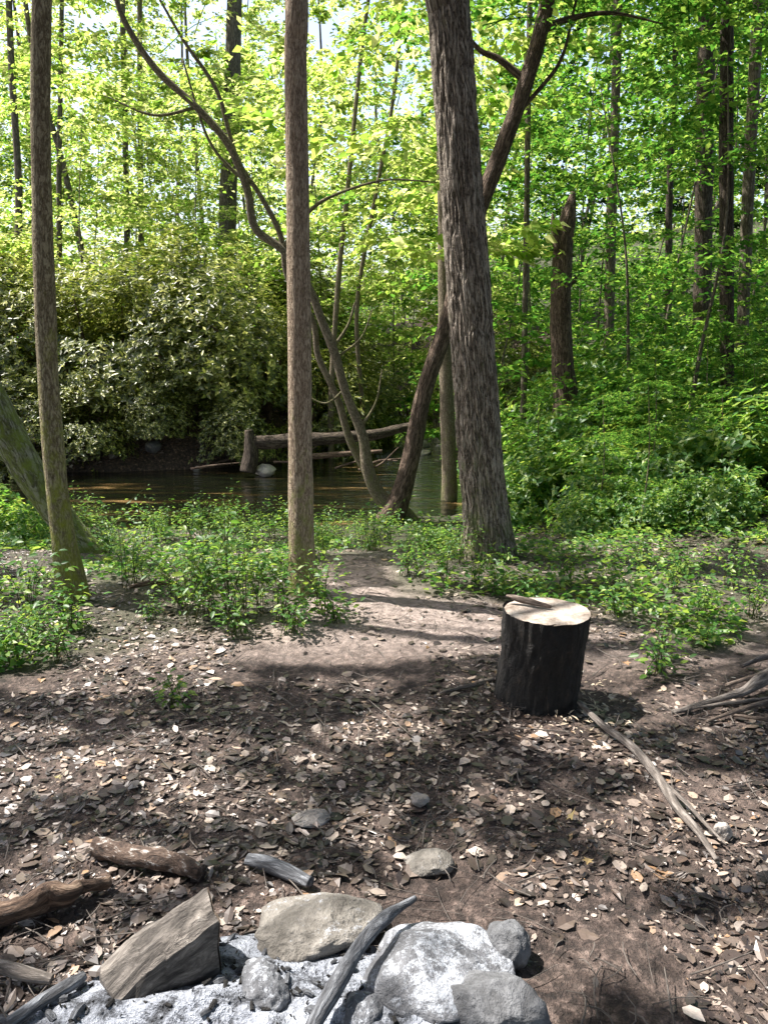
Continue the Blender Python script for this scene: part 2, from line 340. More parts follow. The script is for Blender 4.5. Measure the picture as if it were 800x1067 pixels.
M['log_mottle'] = simple('mottled log bark', [(.38, (.025, .017, .013)), (.52, (.10, .064, .046)), (.57, (.15, .11, .085)), (.62, (.45, .42, .39))], 24, .85, .016, 'bk', (1.6, 1.6, .9))
M['wood_orange'] = simple('rotten orange wood', [(.38, (.03, .019, .013)), (.52, (.12, .074, .049)), (.64, (.26, .185, .13)), (.74, (.44, .36, .28))], 18, .85, .018, 'bk', (3, 3, .8))
M['chip'] = simple('fresh wood chip', [(.3, (.38, .30, .2)), (.7, (.65, .56, .43))], 30, .7, .002)
m, nt, b = mat('cut stump face'); v = coords(nt)
a = noise(nt, v, 13, 5, .7); f = noise(nt, v, 80, 4, .7); c = ramp(nt, a, [(.34, (.14, .105, .08)), (.48, (.38, .325, .275)), (.68, (.56, .51, .455))])
c = mix(nt, .6, c, ramp(nt, f, [(.3, (.4, .35, .31)), (.7, (1.1, 1.1, 1.1))]), 'MULTIPLY')
nt.links.new(c, b.inputs['Base Color']); b.inputs['Roughness'].default_value = .8; bump(nt, b, a, .008); M['cut'] = m
# ------------------------------------------------------------------ light
S = np.array([-.62, .20, 1.08]); S = S/np.linalg.norm(S)
sl = bpy.data.lights.new('sun', 'SUN'); sl.energy = 13; sl.angle = math.radians(.5); sl.color = (1, .945, .88)
so = bpy.data.objects.new('sun', sl); C.objects.link(so); so.rotation_euler = Vector(-S).to_track_quat('-Z', 'Y').to_euler(); so.location = tuple(S*40)
w = bpy.data.worlds.new('World'); sc.world = w; w.use_nodes = True; nt = w.node_tree
sk = nt.nodes.new('ShaderNodeTexSky'); sk.sky_type = 'NISHITA'; sk.sun_disc = False; sk.sun_elevation = math.asin(S[2]); sk.sun_rotation = math.atan2(S[0], S[1])
sk.dust_density = 3; sk.air_density = 1.2; sk.ozone_density = 1
vm = nt.nodes.new('ShaderNodeVectorMath'); vm.operation = 'MULTIPLY'; vm.inputs[1].default_value = (2.4, 2.25, 2.2)
nt.links.new(sk.outputs[0], vm.inputs[0]); nt.links.new(vm.outputs[0], nt.nodes['Background'].inputs[0]); nt.nodes['Background'].inputs[1].default_value = .15
sc.view_settings.view_transform = 'Standard'; sc.view_settings.look = 'None'; sc.view_settings.exposure = 0
# ------------------------------------------------------------------ ground + water
nx, ny = 360, 460
u = np.linspace(-1, 1, nx); gx = 8*u+130*u**5+0*u; u = np.linspace(-1, 1, ny); gy = 4.2+9.5*u+150*u**7
X, Y = np.meshgrid(gx, gy); Z = H(X, Y)+micro(X, Y)
g = MB(); i = (np.arange(ny-1)[:, None]*nx+np.arange(nx-1)[None]).ravel()
g.add(np.stack([X, Y, Z], -1).reshape(-1, 3), [np.stack([i, i+1, i+nx+1, i+nx], -1)])
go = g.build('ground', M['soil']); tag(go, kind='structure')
bankm = ((creek(X, Y) < 2.4) & (Y > 12.5)).astype(np.float32)
def addattr(nm, val):
    a_ = go.data.attributes.new(nm, 'FLOAT', 'POINT'); a_.data.foreach_set('value', val.astype(np.float32).ravel())
addattr('vg', np.clip(veg(X, Y)+(Y > 14), 0, 1)*(1-bankm)); addattr('bank', bankm)
addattr('path', ss(3.4, 4.1, Y)*np.maximum(ss(1.6, .4, np.abs(X+.1)), .75*ss(4.2, 2.5, np.abs(X)))*ss(8, 6, Y))  # trodden path core, widened to a band painted lighter as sunlit ground
wm = MB(); wm.add([(-60, 5, -.55), (14, 5, -.55), (14, 45, -.55), (-60, 45, -.55)], [[(0, 1, 2, 3)]])
tag(wm.build('water', M['water']), kind='structure')
# ------------------------------------------------------------------ litter
def scatter(n, pw):
    yy = .7+7.6*rng.random(n)**pw; xx = rng.uniform(-1, 1, n)*(.62*yy+1.0)
    fire = ((xx+.15)/.75)**2+((yy-1.35)/.42)**2 < 1
    dens = fbm(np.stack([xx*1.7, yy*1.7, xx*0], -1), 12, 4)
    trod = 1-.6*ss(3.2, 4.2, yy)*ss(1.1, .5, np.abs(xx-.1))
    keep = (~fire) & (creek(xx, yy) > .4) & (rng.random(n) < (.3+3.6*(dens-.36))*trod); return xx[keep], yy[keep]
xx, yy = scatter(76000, 1.3); n = len(xx)
P = np.stack([xx, yy, H(xx, yy)+micro(xx, yy)+rng.uniform(-.001, .009, n)], -1)
a = rng.uniform(0, 6.28, n); D = np.stack([np.cos(a), np.sin(a), rng.normal(0, .12, n)], -1); N = rng.normal(0, .18, (n, 3))+np.array([0, 0, 1.])
L = .010+.056*rng.random(n)**1.9
lm = MB(); leaves(lm, P, D, N, L, L*rng.uniform(.35, .95, n), LO, rng.uniform(-1.0, 1.4, n))
xx, yy = scatter(70000, 1.7); n = len(xx)
P = np.stack([xx, yy, H(xx, yy)+micro(xx, yy)+rng.uniform(.001, .014, n)], -1); a = rng.uniform(0, 6.28, n); L = rng.uniform(.004, .018, n)
leaves(lm, P, np.stack([np.cos(a), np.sin(a), rng.normal(0, .25, n)], -1), rng.normal(0, .35, (n, 3))+np.array([0, 0, 1.]), L, L*rng.uniform(.2, .9, n), LD)
tag(lm.build('leaf_litter', M['litter'], smooth=False), 'dry brown leaves scattered over the bare camp clearing', 'fallen leaves', kind='stuff')
n = 12000; yy = rng.uniform(12.5, 17, n); xx = rng.uniform(-11, 2.5, n); e = creek(xx, yy); kp = (e > .5) & (e < 2.6); xx = xx[kp]; yy = yy[kp]; n = len(xx)
P = np.stack([xx, yy, H(xx, yy)+.02], -1); a = rng.uniform(0, 6.28, n); L = rng.uniform(.06, .14, n); lm = MB()
leaves(lm, P, np.stack([np.cos(a), np.sin(a), a*0], -1), rng.normal(0, .5, (n, 3))+np.array([0, -.3, 1.]), L, L*.6, LD)
tag(lm.build('bank_litter', M['litter'], smooth=False), 'reddish brown leaves covering the far creek bank', 'fallen leaves', kind='stuff')
n = 30; yy = .9+6*rng.random(n)**1.3; xx = rng.uniform(-1, 1, n)*(.6*yy+.3)
P = np.stack([xx, yy, H(xx, yy)+.022], -1); a = rng.uniform(0, 6.28, n)
D = np.stack([np.cos(a), np.sin(a), a*0], -1); N = rng.normal(0, .35, (n, 3))+np.array([0, 0, 1.]); L = rng.uniform(.03, .055, n)
lm = MB(); leaves(lm, P, D, N, L, L*.9, LM, rng.uniform(.5, 4, n))
tag(lm.build('coloured_leaves', M['litter_y'], smooth=False), 'few yellowish lobed leaves among the brown ones', 'fallen leaves', kind='stuff')
tw = MB()
for k in range(1900):
    y0 = .8+6.5*rng.random()**1.2; x0 = rng.uniform(-1, 1)*(.6*y0+.6); l = rng.uniform(.04, .2)*(1 if rng.random() < .9 else 2); a = rng.uniform(0, 3.14)
    if creek(x0, y0) < .4: continue
    z0 = float(H(x0, y0))+.014; dx, dy = math.cos(a)*l/2, math.sin(a)*l/2; r = rng.uniform(.0008, .003)
    tube(tw, [(x0-dx, y0-dy, z0, r), (x0+rng.normal(0, .01), y0+rng.normal(0, .01), z0+.01, r), (x0+dx, y0+dy, z0+rng.uniform(-.005, .02), r*.6)], 4, 4, cap=False)
tag(tw.build('twig_litter', M['wood_grey']), 'thin broken twigs lying all over the clearing floor', 'twigs', kind='stuff')
# ------------------------------------------------------------------ shade canopy (unseen leaves added to shape the sun patches, hung on the foreground trees)
def litmap(x, y):
    px, py = proj(x, np.maximum(y, .3), x*0)
    E = [(330, 655, 260, 34, 1.35), (560, 650, 150, 20, 1.1), (110, 702, 160, 19, 1.2), (110, 802, 140, 16, 1.15), (250, 838, 85, 18, 1.1), (390, 765, 70, 14, 1.05), (200, 778, 70, 10, 1), (400, 640, 110, 26, 1.3), (180, 652, 120, 26, 1.3),
         (690, 770, 140, 36, .95), (720, 855, 125, 48, 1), (610, 940, 120, 34, .75), (740, 990, 120, 42, .95), (450, 1010, 150, 85, 1.3), (250, 1040, 190, 75, 1.2),
         (110, 905, 120, 25, .95), (320, 955, 100, 34, 1.1), (450, 890, 60, 22, 1), (20, 960, 80, 28, .75), (655, 718, 105, 36, 1.3)]
    r = np.zeros_like(px)
    for cx, cy, rx, ry, s in E:
        d = ((px-cx)/rx)**2+((py-cy)/ry)**2
        r = np.maximum(r, s*ss(1.5, .5, d))
    q = np.stack([x*2.2, y*4.2, x*0], -1)
    lit = (r+(fbm(q, 77, 4)-.5)*2.4) > .6
    lit = lit | (fbm(q*1.4, 91, 4) > .70)
    v = veg(x, y)
    lit = lit | ((v > .5) & (fbm(np.stack([x*1.5, y*1.5, x*0], -1), 55, 4) > .47))
    return lit
n = 130000
tx = rng.uniform(-6, 7.5, n); ty = rng.uniform(-.5, 8.5, n); tz = rng.uniform(6.8, 9.5, n)
lit = litmap(tx, ty)
for ox, oy in ((.045, 0), (-.045, 0), (0, .045), (0, -.045)): lit = lit | litmap(tx+ox, ty+oy)
keep = (~lit) | (rng.random(n) < .008); tx, ty, tz = tx[keep], ty[keep], tz[keep]
P = np.stack([tx, ty, tx*0], -1)+S/S[2]*tz[:, None]; n = len(P)
own = np.argmin(np.stack([np.hypot(P[:, 0]+6, P[:, 1]-7), np.hypot(P[:, 0]+2.4, P[:, 1]-5), np.hypot(P[:, 0]-2, P[:, 1]-7)]), 0)
def gobo_canopy(k):
    Q = P[own == k]; m = len(Q); a = rng.uniform(0, 6.28, m); L = rng.uniform(.06, .11, m)
    D = np.stack([np.cos(a), np.sin(a), a*0-.2], -1)
    mb = MB(); leaves(mb, Q-D*L[:, None]*.5, D, rng.normal(0, .3, (m, 3))+S, L, L*.75, LD); return mb
# ------------------------------------------------------------------ foreground trees
def pth(l, Y0): return [(*at(px, py, Y0 if len(r) < 2 else r[1]), r[0]) for px, py, *r in l]
def limbs(mb, top, tg, r=.03):
    for q in tg:
        mid = (np.array(top)+np.array(q))/2+np.array([0, 0, .8]); tube(mb, [(*top, r), (*mid, r*.6), (*q, r*.15)], 12, 6)
def ftree(name, label, path, m, k, amp, fr, seed, seg=48, rings=260, flare=1.15, ridge=0):
    base = path[0][:3]; bz = (base[0], base[1], float(H(base[0], base[1])))
    t = thing(name, label, 'tree', bz)
    p0 = list(path); p0.insert(0, (base[0], base[1], bz[2]-.15, path[0][3]*flare))
    tb = MB(); tube(tb, p0, rings, seg, amp, fr, seed, zs=.2, ridge=ridge); tb.build('trunk', M[m], t, bz)
    lb = MB(); tp = np.array(path[-2][:3])
    Q = P[own == k]; idx = rng.choice(len(Q), 7, False); limbs(lb, tp, Q[idx]); lb.build('limbs', M[m], t, bz)
    gobo_canopy(k).build('crown', M['leaf_shade'], t, bz)  # added out of view to block sun; gaps follow litmap, not natural growth
    return t
lt = pth([(75, 612, .098), (66, 555, .074), (57, 480, .064), (50, 380, .060), (46, 270, .057), (43, 130, .053), (44, 0, .05), (46, -120, .048)], 4.65)
lt += [(lt[-1][0]-.3, 5.0, 7, .045), (lt[-1][0]-1, 5.6, 9.5, .03)]
ftree('slim_tree', 'slim grey brown tree trunk at the left with mossy lit foot', lt, 'bark_left', 0, .007, 14, 1)
ct = pth([(316, 612, .098), (314, 565, .082), (313, 470, .074), (312, 350, .071), (310, 200, .067), (308, 60, .064), (307, -60, .062)], 4.75)
ct += [(ct[-1][0]-.1, 5.0, 7, .055), (ct[-1][0]-.6, 5.3, 9.5, .03)]
ftree('slim_tree', 'straight slim tree trunk in the centre beside the footpath', ct, 'bark_slim', 1, .006, 16, 2)
bt = pth([(509, 572, .215), (506, 535, .185), (500, 470, .172), (494, 380, .163), (486, 270, .157), (477, 140, .150), (468, 20, .145), (462, -80, .14)], 5.9)
bt += [(bt[-1][0]-.1, 6.2, 8, .12), (bt[-1][0]-.2, 6.6, 10, .05)]
ftree('large_tree', 'thickest straight tree with deeply furrowed bark right of centre', bt, 'bark_big', 2, .014, 10, 3, 200, 700, 1.15, .016)
# mossy leaning trunk at the left edge
base = at(118, 598, 6.3); bz = (base[0], base[1], float(H(base[0], base[1])))
t = thing('mossy_leaning_tree', 'thick mossy trunk leaning in from the left edge', 'tree', bz)
mb = MB(); tube(mb, pth([(132, 614, .07), (98, 578, .09), (60, 535, .11), (28, 485, .13), (-2, 430, .145), (-45, 350, .15), (-110, 220, .15), (-190, 40, .14), (-230, -100, .12)], 6.3), 160, 40, .03, 7, 4)
mb.build('trunk', M['bark_moss'], t, bz)
fb = MB(); tp = at(-190, 40, 6.3); nb = 8
fan(fb, tp+rng.normal(0, .8, (nb, 3)), rng.uniform(0, 6.28, nb), rng.uniform(.8, 1.4, nb), 7, 10, .1); fb.build('crown', M['leaf_g'], t, bz)
# leaning trees over the creek
def hang(pts, Ys, n, bl, seed=0):
    out = []
    for (px, py), Y in zip(pts, Ys):
        out += [at(px, py, Y)+rng.normal(0, .25, 3) for _ in range(n)]
    return np.array(out)
base = at(412, 522, 9.1); bz = (base[0], base[1], float(H(base[0], base[1])))
t = thing('leaning_tree', 'dark tree leaning right behind the thickest trunk beside the creek', 'tree', bz)
mb = MB(); tube(mb, pth([(404, 545, .17), (416, 520, .13), (428, 476, .108), (443, 405, .10), (466, 335, .095), (488, 250, .092), (521, 160, .09), (548, 85, .085), (566, 20, .08), (580, -60, .07), (600, -200, .04)], 9.1), 140, 28, .014, 10, 5)
mb.build('trunk', M['bark_snag'], t, bz)
for l in ([(548, 85, .045), (520, 62, .035), (497, 50, .025), (470, 12, .018), (440, -30, .01)], [(566, 30, .05), (600, 18, .03), (640, 14, .02), (690, 25, .008)], [(535, 120, .03), (560, 95, .025), (585, 60, .02), (600, 0, .015)]):
    mb = MB(); tube(mb, pth(l, 9.1), 40, 10, .004, 12, 6); mb.build('limb', M['bark_snag'], t, bz)
fb = MB(); bs = hang([(470, 15), (640, 14), (600, 20), (690, 25), (585, -20), (520, 10), (560, -60)], [9.1]*7, 3, 1); nb = len(bs)
fan(fb, bs, rng.uniform(0, 6.28, nb), rng.uniform(.7, 1.2, nb), 7, 11, .085, br=fb, r0=.01); fb.build('crown', M['leaf_g'], t, bz)
base = at(404, 524, 9.2); bz = (base[0], base[1], float(H(base[0], base[1])))
t = thing('curved_tree', 'thin bent tree arching from creek bank up to the left', 'tree', bz)
mb = MB(); tube(mb, pth([(432, 548, .11), (416, 532, .11), (397, 518, .095), (384, 492, .078), (378, 455, .064), (360, 408, .055), (350, 372, .052), (336, 335, .050), (322, 300, .048), (296, 262, .046), (266, 238, .046), (257, 195, .044), (238, 150, .042), (205, 112, .04), (168, 78, .037), (140, 40, .034), (122, 0, .03), (108, -70, .02)], 9.2), 210, 20, .010, 10, 7)
mb.build('trunk', M['bark_grey'], t, bz)
mb = MB(); tube(mb, pth([(394, 512, .06), (366, 462, .048), (352, 416, .042), (332, 372, .038), (326, 335, .036), (300, 290, .034), (292, 245, .032), (272, 205, .03), (247, 165, .026), (226, 95, .022), (190, 40, .016), (150, -30, .01)], 9.35), 120, 14, .008, 10, 8)
mb.build('second_stem', M['bark_grey'], t, bz)
for l in ([(296, 258, .03), (318, 225, .024), (345, 205, .018), (400, 188, .012), (455, 190, .006)], [(262, 190, .03), (240, 175, .02), (215, 140, .015), (190, 60, .01)], [(205, 112, .02), (160, 120, .015), (110, 100, .007)], [(345, 365, .02), (362, 340, .016), (370, 315, .01)],
          [(375, 448, .018), (392, 418, .012), (398, 385, .006)], [(360, 405, .016), (340, 420, .010), (318, 412, .005)], [(352, 372, .014), (376, 352, .010), (388, 322, .005)]):
    mb = MB(); tube(mb, pth(l, 9.2), 36, 8, .003, 12, 9); mb.build('limb', M['bark_grey'], t, bz)
fb = MB(); bs = hang([(140, 40), (110, 100), (190, 50), (122, 0), (400, 188), (455, 190), (180, 100), (230, 80), (60, 60), (350, 160), (380, 120)], [9.2, 9.3, 9.1, 9.2, 9.2, 9.4, 9.6, 9.6, 9.4, 9.7, 10], 2, 1); nb = len(bs)
fan(fb, bs, rng.uniform(0, 6.28, nb), rng.uniform(.7, 1.2, nb), 7, 9, .075, br=fb, r0=.01); fb.build('crown', M['leaf_y'], t, bz)
def bgtree(name, label, pxs, Y, r0, r1, m, crown=None, group=None, cs=1, cz=0, seg=12, x=None):
    l = pth([(a, b_, r0+(r1-r0)*i/(len(pxs)-1)) for i, (a, b_) in enumerate(pxs)], Y)
    bx, by = l[0][0], l[0][1]; bz = (bx, by, float(H(bx, by)))
    l = [(bx, by, bz[2]-.2, r0*1.2)]+l
    t = thing(name, label, 'tree', bz, group)
    mb = MB(); tube(mb, l, 60, seg, r0*.12, 1.2/r0, int(Y*10+pxs[0][0]) % 97); mb.build('trunk', M[m], t, bz)
    if crown:
        c_ = link('crown', crown, t); c_.location = (l[-1][0]-bx, l[-1][1]-by, cz); c_.scale = (cs,)*3; c_.rotation_euler = (0, 0, rng.uniform(0, 6))
    return t
# crown prototypes (meshes shared)
def proto(seed, z0, z1, R, nb, nt, nl, L, m):
    q = np.random.default_rng(seed); z = q.uniform(z0, z1, nb); tt = (z-z0)/(z1-z0)
    rad = R*np.sin(math.pi*(.16+.8*tt))**.7; mb = MB(); base = np.stack([q.normal(0, .08, nb), q.normal(0, .08, nb), z], -1)
    fan(mb, base, q.uniform(0, 6.28, nb), rad*q.uniform(.6, 1.1, nb), nt, nl, L, R=q)
    me = mb.mesh('crown'); me.materials.append(M[m]); return me
PY = [proto(100+i, 2.0+i*1.0, 14, 3.0, 54, 8, 15, .148, 'leaf_y') for i in range(3)]
PG = [proto(200+i, 2.0+i*1.0, 14, 3.0, 54, 8, 14, .148, 'leaf_g') for i in range(3)]
PD = [proto(250, 2.0, 14, 2.9, 60, 8, 12, .2, 'leaf_shade')]
UY = [proto(300+i, .6, 6.4, 2.4, 44, 8, 14, .118, 'leaf_y') for i in range(2)]
UG = [proto(400+i, .5, 6.5, 2.1, 38, 8, 13, .10, 'leaf_g') for i in range(2)]
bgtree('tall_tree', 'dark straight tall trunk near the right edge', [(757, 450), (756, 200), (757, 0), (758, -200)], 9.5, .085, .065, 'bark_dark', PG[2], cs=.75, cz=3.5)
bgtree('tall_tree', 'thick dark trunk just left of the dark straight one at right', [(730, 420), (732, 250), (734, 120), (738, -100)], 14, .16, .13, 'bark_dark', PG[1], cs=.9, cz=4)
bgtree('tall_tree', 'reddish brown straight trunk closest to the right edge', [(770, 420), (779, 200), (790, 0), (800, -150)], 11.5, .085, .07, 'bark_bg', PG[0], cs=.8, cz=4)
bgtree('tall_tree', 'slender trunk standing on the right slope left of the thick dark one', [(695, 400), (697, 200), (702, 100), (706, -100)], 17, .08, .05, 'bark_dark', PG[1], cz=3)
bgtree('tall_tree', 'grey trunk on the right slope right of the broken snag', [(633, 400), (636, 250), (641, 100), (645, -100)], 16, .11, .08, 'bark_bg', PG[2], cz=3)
bgtree('tall_tree', 'thin trunk seen between large tree and broken snag', [(545, 420), (548, 250), (550, 100), (553, -60)], 12.5, .05, .04, 'bark_bg', UG[0], cs=1.3, cz=1)
bgtree('tall_tree', 'pale trunk just behind the left side of the thickest tree', [(468, 500), (466, 430), (464, 370), (462, 200), (460, 0)], 11.0, .11, .08, 'bark_grey', UY[0], cs=1.4, cz=2.5)
bgtree('tall_tree', 'broad dark trunk beyond the rhododendrons at upper left', [(234, 340), (238, 200), (242, 80), (246, -60)], 23, .26, .2, 'bark_bg', PY[1], cz=4)
bgtree('tall_tree', 'narrow trunk far left beyond the creek bushes', [(18, 330), (20, 200), (12, 60), (8, -60)], 21, .10, .07, 'bark_bg', PY[0], cz=5)
bgtree('tall_tree', 'thin upright trunk right of the left slim tree across the creek', [(64, 330), (62, 200), (64, 60), (66, -60)], 22, .08, .05, 'bark_bg', None)
bgtree('tall_tree', 'left one of two thin upright trunks far beyond creek at upper left', [(134, 320), (132, 200), (129, 60), (127, -60)], 24, .10, .07, 'bark_bg', PY[1], cz=4)
bgtree('tall_tree', 'right one of two thin upright trunks far beyond creek at upper left', [(148, 320), (147, 200), (146, 60), (146, -60)], 26, .10, .07, 'bark_bg', None)
bgtree('sapling_tree', 'slim curving sapling behind the central slim trunk', [(345, 420), (352, 300), (364, 180), (376, 60), (392, -60)], 15.6, .06, .03, 'bark_grey', UY[1], cs=1.0, cz=3)
bgtree('sapling_tree', 'slim pale sapling leaning right above the creek', [(378, 430), (372, 320), (392, 200), (410, 100), (424, -40)], 16.2, .05, .03, 'bark_grey', UY[0], cs=1.0, cz=3)
# snag
base = at(587, 425, 10.5); bz = (base[0], base[1], float(H(base[0], base[1])))
t = thing('dead_snag', 'brown broken dead tree with jagged top right of thickest trunk', 'dead tree', bz)
mb = MB(); l = pth([(588, 430, .17), (586, 380, .15), (584, 320, .14), (586, 260, .12), (592, 225, .09), (597, 200, .02)], 10.5); l = [(l[0][0], l[0][1], bz[2]-.2, .2)]+l
tube(mb, l, 70, 20, .035, 9, 12); mb.build('trunk', M['bark_snag'], t, bz)
for l in ([(582, 260, .07), (577, 236, .045), (575, 222, .008)], [(590, 300, .04), (606, 285, .025), (612, 272, .006)]):
    mb = MB(); tube(mb, pth(l, 10.45), 14, 8, .012, 14, 13); mb.build('splinter', M['bark_snag'], t, bz)
# understory
US = [(660, 9.8, 0, .8, 'leafy green sapling right of the broken snag', None), (715, 8.8, 0, .8, 'leafy sapling in front of the thick dark trunk at right', None), (545, 13.2, 1, .9, 'green sapling behind the broken snag', None),
        (815, 9.5, 1, 1, 'bright green sapling at the right edge', None), (680, 13.5, 1, 1.2, 'tall leafy sapling deep on the right slope', None), (505, 15.5, 0, 1.2, 'green sapling behind the thickest trunk', None), (600, 17.5, 1, 1.4, 'leafy tree on the right slope behind the snag', None),
        (770, 15, 0, 1.4, 'leafy tree behind the reddish brown trunk', None), (100, 17.5, 2, 1.1, 'yellow green sapling above the creek bushes left', None), (310, 18.5, 3, 1.1, 'yellow green tree behind the central slim trunk', None),
        (410, 21, 3, 1.3, 'yellow green tree above the upstream creek', None), (215, 18.5, 3, 1.1, 'yellow green tree above the middle of the creek bushes', None), (455, 18.5, 2, 1.1, 'light green sapling at the creek bend', None)]
for px in range(-20, 490, 40): US.append((px+rng.uniform(-12, 12), rng.uniform(20, 29), int(rng.integers(2, 4)) if rng.random() < .8 else 1, rng.uniform(1.1, 1.5), 'yellow green young tree in the thicket beyond the creek bushes', 'young trees beyond the creek bushes'))
for px in range(490, 840, 42): US.append((px+rng.uniform(-12, 12), rng.uniform(17, 26), int(rng.integers(0, 2)), rng.uniform(1.1, 1.5), 'green young tree in the thicket high on the right slope', 'young trees high on the right slope'))
for px, Y, kind, s, lab, grp in US:
    x0 = at(px, 400, Y)[0]; z0 = float(H(x0, Y)); t = thing('understory_tree', lab, 'tree', (x0, Y, z0), grp)
    mb = MB(); lx = rng.normal(0, .4); l2 = rng.normal(0, .3); tube(mb, [(x0, Y, z0-.1, .03), (x0+lx*.4, Y, z0+1.6*s, .022), (x0+lx, Y, z0+3.4*s, .015), (x0+lx+l2, Y+.2, z0+5.6*s, .005)], 24, 7, .003, 12, 3); mb.build('trunk', M['bark_bg'], t, (x0, Y, z0))
    c_ = link('crown', (UG+UY)[kind], t); c_.scale = (s,)*3; c_.rotation_euler = (0, 0, rng.uniform(0, 6))
# background wood
k = 0; placed = []
while k < 30:
    Y = rng.uniform(23, 46); x0 = rng.uniform(-.6, .6)*Y
    if creek(x0, Y) < 1 or any(math.hypot(x0-a, Y-b_) < 3.0 for a, b_ in placed): continue
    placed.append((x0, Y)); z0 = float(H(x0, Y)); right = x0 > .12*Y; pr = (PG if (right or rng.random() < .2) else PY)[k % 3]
    if right and k % 2 == 0: pr = PD[0]  # dark crown colour stands in for deep shade on the right
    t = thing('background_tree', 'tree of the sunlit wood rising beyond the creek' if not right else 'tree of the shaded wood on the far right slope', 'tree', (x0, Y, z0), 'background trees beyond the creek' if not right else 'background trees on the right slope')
    s = rng.uniform(.8, 1.1)
    mb = MB(); r = rng.uniform(.05, .10); lx = rng.normal(0, .9); l2 = rng.normal(0, .9); tube(mb, [(x0, Y, z0-.2, r*1.2), (x0, Y, z0+1, r), (x0+lx*.6, Y, z0+5, r*.85), (x0+lx+l2*.3, Y, z0+9, r*.7), (x0+lx*.6+l2*.5, Y, z0+15*s, .02)], 20, 9, r*.08, 6, k); mb.build('trunk', M['bark_bg'], t, (x0, Y, z0))
    c_ = link('crown', pr, t); c_.scale = (s,)*3; c_.rotation_euler = (0, 0, rng.uniform(0, 6)); k += 1
# wood around and behind the camera position
for i, (x0, Y) in enumerate([(6.2, .2), (8.6, 4.2), (3.2, -4.5), (-3.4, -4.6), (-8, -2.6), (0, -8), (-8, -9), (8, -6), (12, 0), (-12.5, -4)]):
    z0 = float(H(x0, Y)); t = thing('surrounding_tree', 'tree of the wood closing round the camp behind the viewer', 'tree', (x0, Y, z0), 'trees around the camp')
    mb = MB(); tube(mb, [(x0, Y, z0-.2, .2), (x0, Y, z0+6, .16), (x0+.3, Y, z0+20, .03)], 24, 12, .015, 6, i); mb.build('trunk', M['bark_bg'], t, (x0, Y, z0))
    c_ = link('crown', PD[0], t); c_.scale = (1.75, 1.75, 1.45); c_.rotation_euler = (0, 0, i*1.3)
n = 56000; Yf = rng.uniform(48, 64, n); xf = rng.uniform(-.75, .75, n)*Yf
zc = H(xf, Yf); hh = 14*rng.random(n)**1.25; q = np.stack([xf*.22, Yf*.22, (zc+hh)*.3], -1)
kp = fbm(q, 61, 3) > .38+.02*hh-.08*(xf > 5); Pf = np.stack([xf, Yf, zc+hh], -1)[kp]; m_ = len(Pf); a = rng.uniform(0, 6.28, m_)
mb = MB(); L = rng.uniform(.25, .5, m_); leaves(mb, Pf, np.stack([np.cos(a), np.sin(a), a*0-.2], -1), rng.normal(0, .5, (m_, 3))+np.array([0, 0, 1.]), L, L*.7)
tag(mb.build('distant_wood', M['leaf_y']), 'hazy yellow green mass of distant wood on the hillside', 'woodland', kind='stuff')
n = 60000; Yf = 15+28*rng.random(n)**1.2; xf = rng.uniform(-.65, .65, n)*Yf
q = np.stack([xf*.5, Yf*.5, xf*0], -1); hh = 1.5*np.maximum(0, fbm(q, 63, 3)-.3)*rng.random(n)**.5*2
kp = creek(xf, Yf) > 1.0; xf = xf[kp]; Yf = Yf[kp]; hh = hh[kp]; n = len(xf); a = rng.uniform(0, 6.28, n); L = rng.uniform(.1, .2, n)
mb = MB(); leaves(mb, np.stack([xf, Yf, H(xf, Yf)+hh], -1), np.stack([np.cos(a), np.sin(a), a*0-.1], -1), rng.normal(0, .5, (n, 3))+np.array([0, 0, 1.]), L, L*.65)
tag(mb.build('hillside_undergrowth', M['leaf_g']), 'green undergrowth carpeting the wooded hillside beyond the creek', 'undergrowth', kind='stuff')
# ------------------------------------------------------------------ rhododendrons
def shrub_proto(name, label, seed, R, Hh, nwh, per, L, m, group, asp=.3, T=LD, stems=9, gap=.45, rp=.35):
    q = np.random.default_rng(seed); t = thing(name, label, 'shrub', (0, 0, 0), group)
    n = nwh*3; d = unit(q.normal(0, 1, (n, 3))); d[:, 2] = np.abs(d[:, 2])*1.0-.15
    rr = q.random(n)**rp; lump = .55+.9*fbm(d*2.3+seed, seed, 3)
    Pw = d*np.array([R, R, Hh*.93])*(rr*lump)[:, None]; Pw[:, 2] += .12*Hh
    kp = (fbm(Pw*1.6/R**.5+seed, seed+5, 2) > gap) & (Pw[:, 2] > .05); Pw = Pw[kp][:nwh]; nn = len(Pw); dd = unit(Pw*np.array([1/R, 1/R, 1/Hh])+np.array([0, 0, .35]))
    a = q.uniform(0, 6.28, (nn, 1))+np.arange(per)[None]*6.28/per+q.normal(0, .2, (nn, per))
    e1 = unit(np.cross(dd, np.array([.1, .2, 1.]))); e2 = np.cross(dd, e1)
    D = np.cos(a)[..., None]*e1[:, None]+np.sin(a)[..., None]*e2[:, None]+dd[:, None]*q.uniform(-.2, .7, (nn, per, 1))
    N = np.repeat(dd[:, None], per, 1)+q.normal(0, .25, (nn, per, 3))
    LL = L*q.uniform(.65, 1.2, nn*per); mb = MB(); leaves(mb, np.repeat(Pw[:, None], per, 1), D, N, LL, LL*asp, T)
    mb.build('foliage', M[m], t)
    sb = MB()
    for i in range(stems):
        w_ = Pw[q.integers(nn)]*.85; b0 = np.array([q.normal(0, R*.12), q.normal(0, R*.12), -.15]); md = (b0+w_)/2+q.normal(0, .12*R, 3)
        tube(sb, [(*b0, .03*R), (*md, .02*R), (*w_, .006*R)], 12, 6, .003, 10, i)
    sb.build('stems', M['bark_snag'], t); return t
rl = 'large rhododendron bush with glossy leaves on the far creek bank'
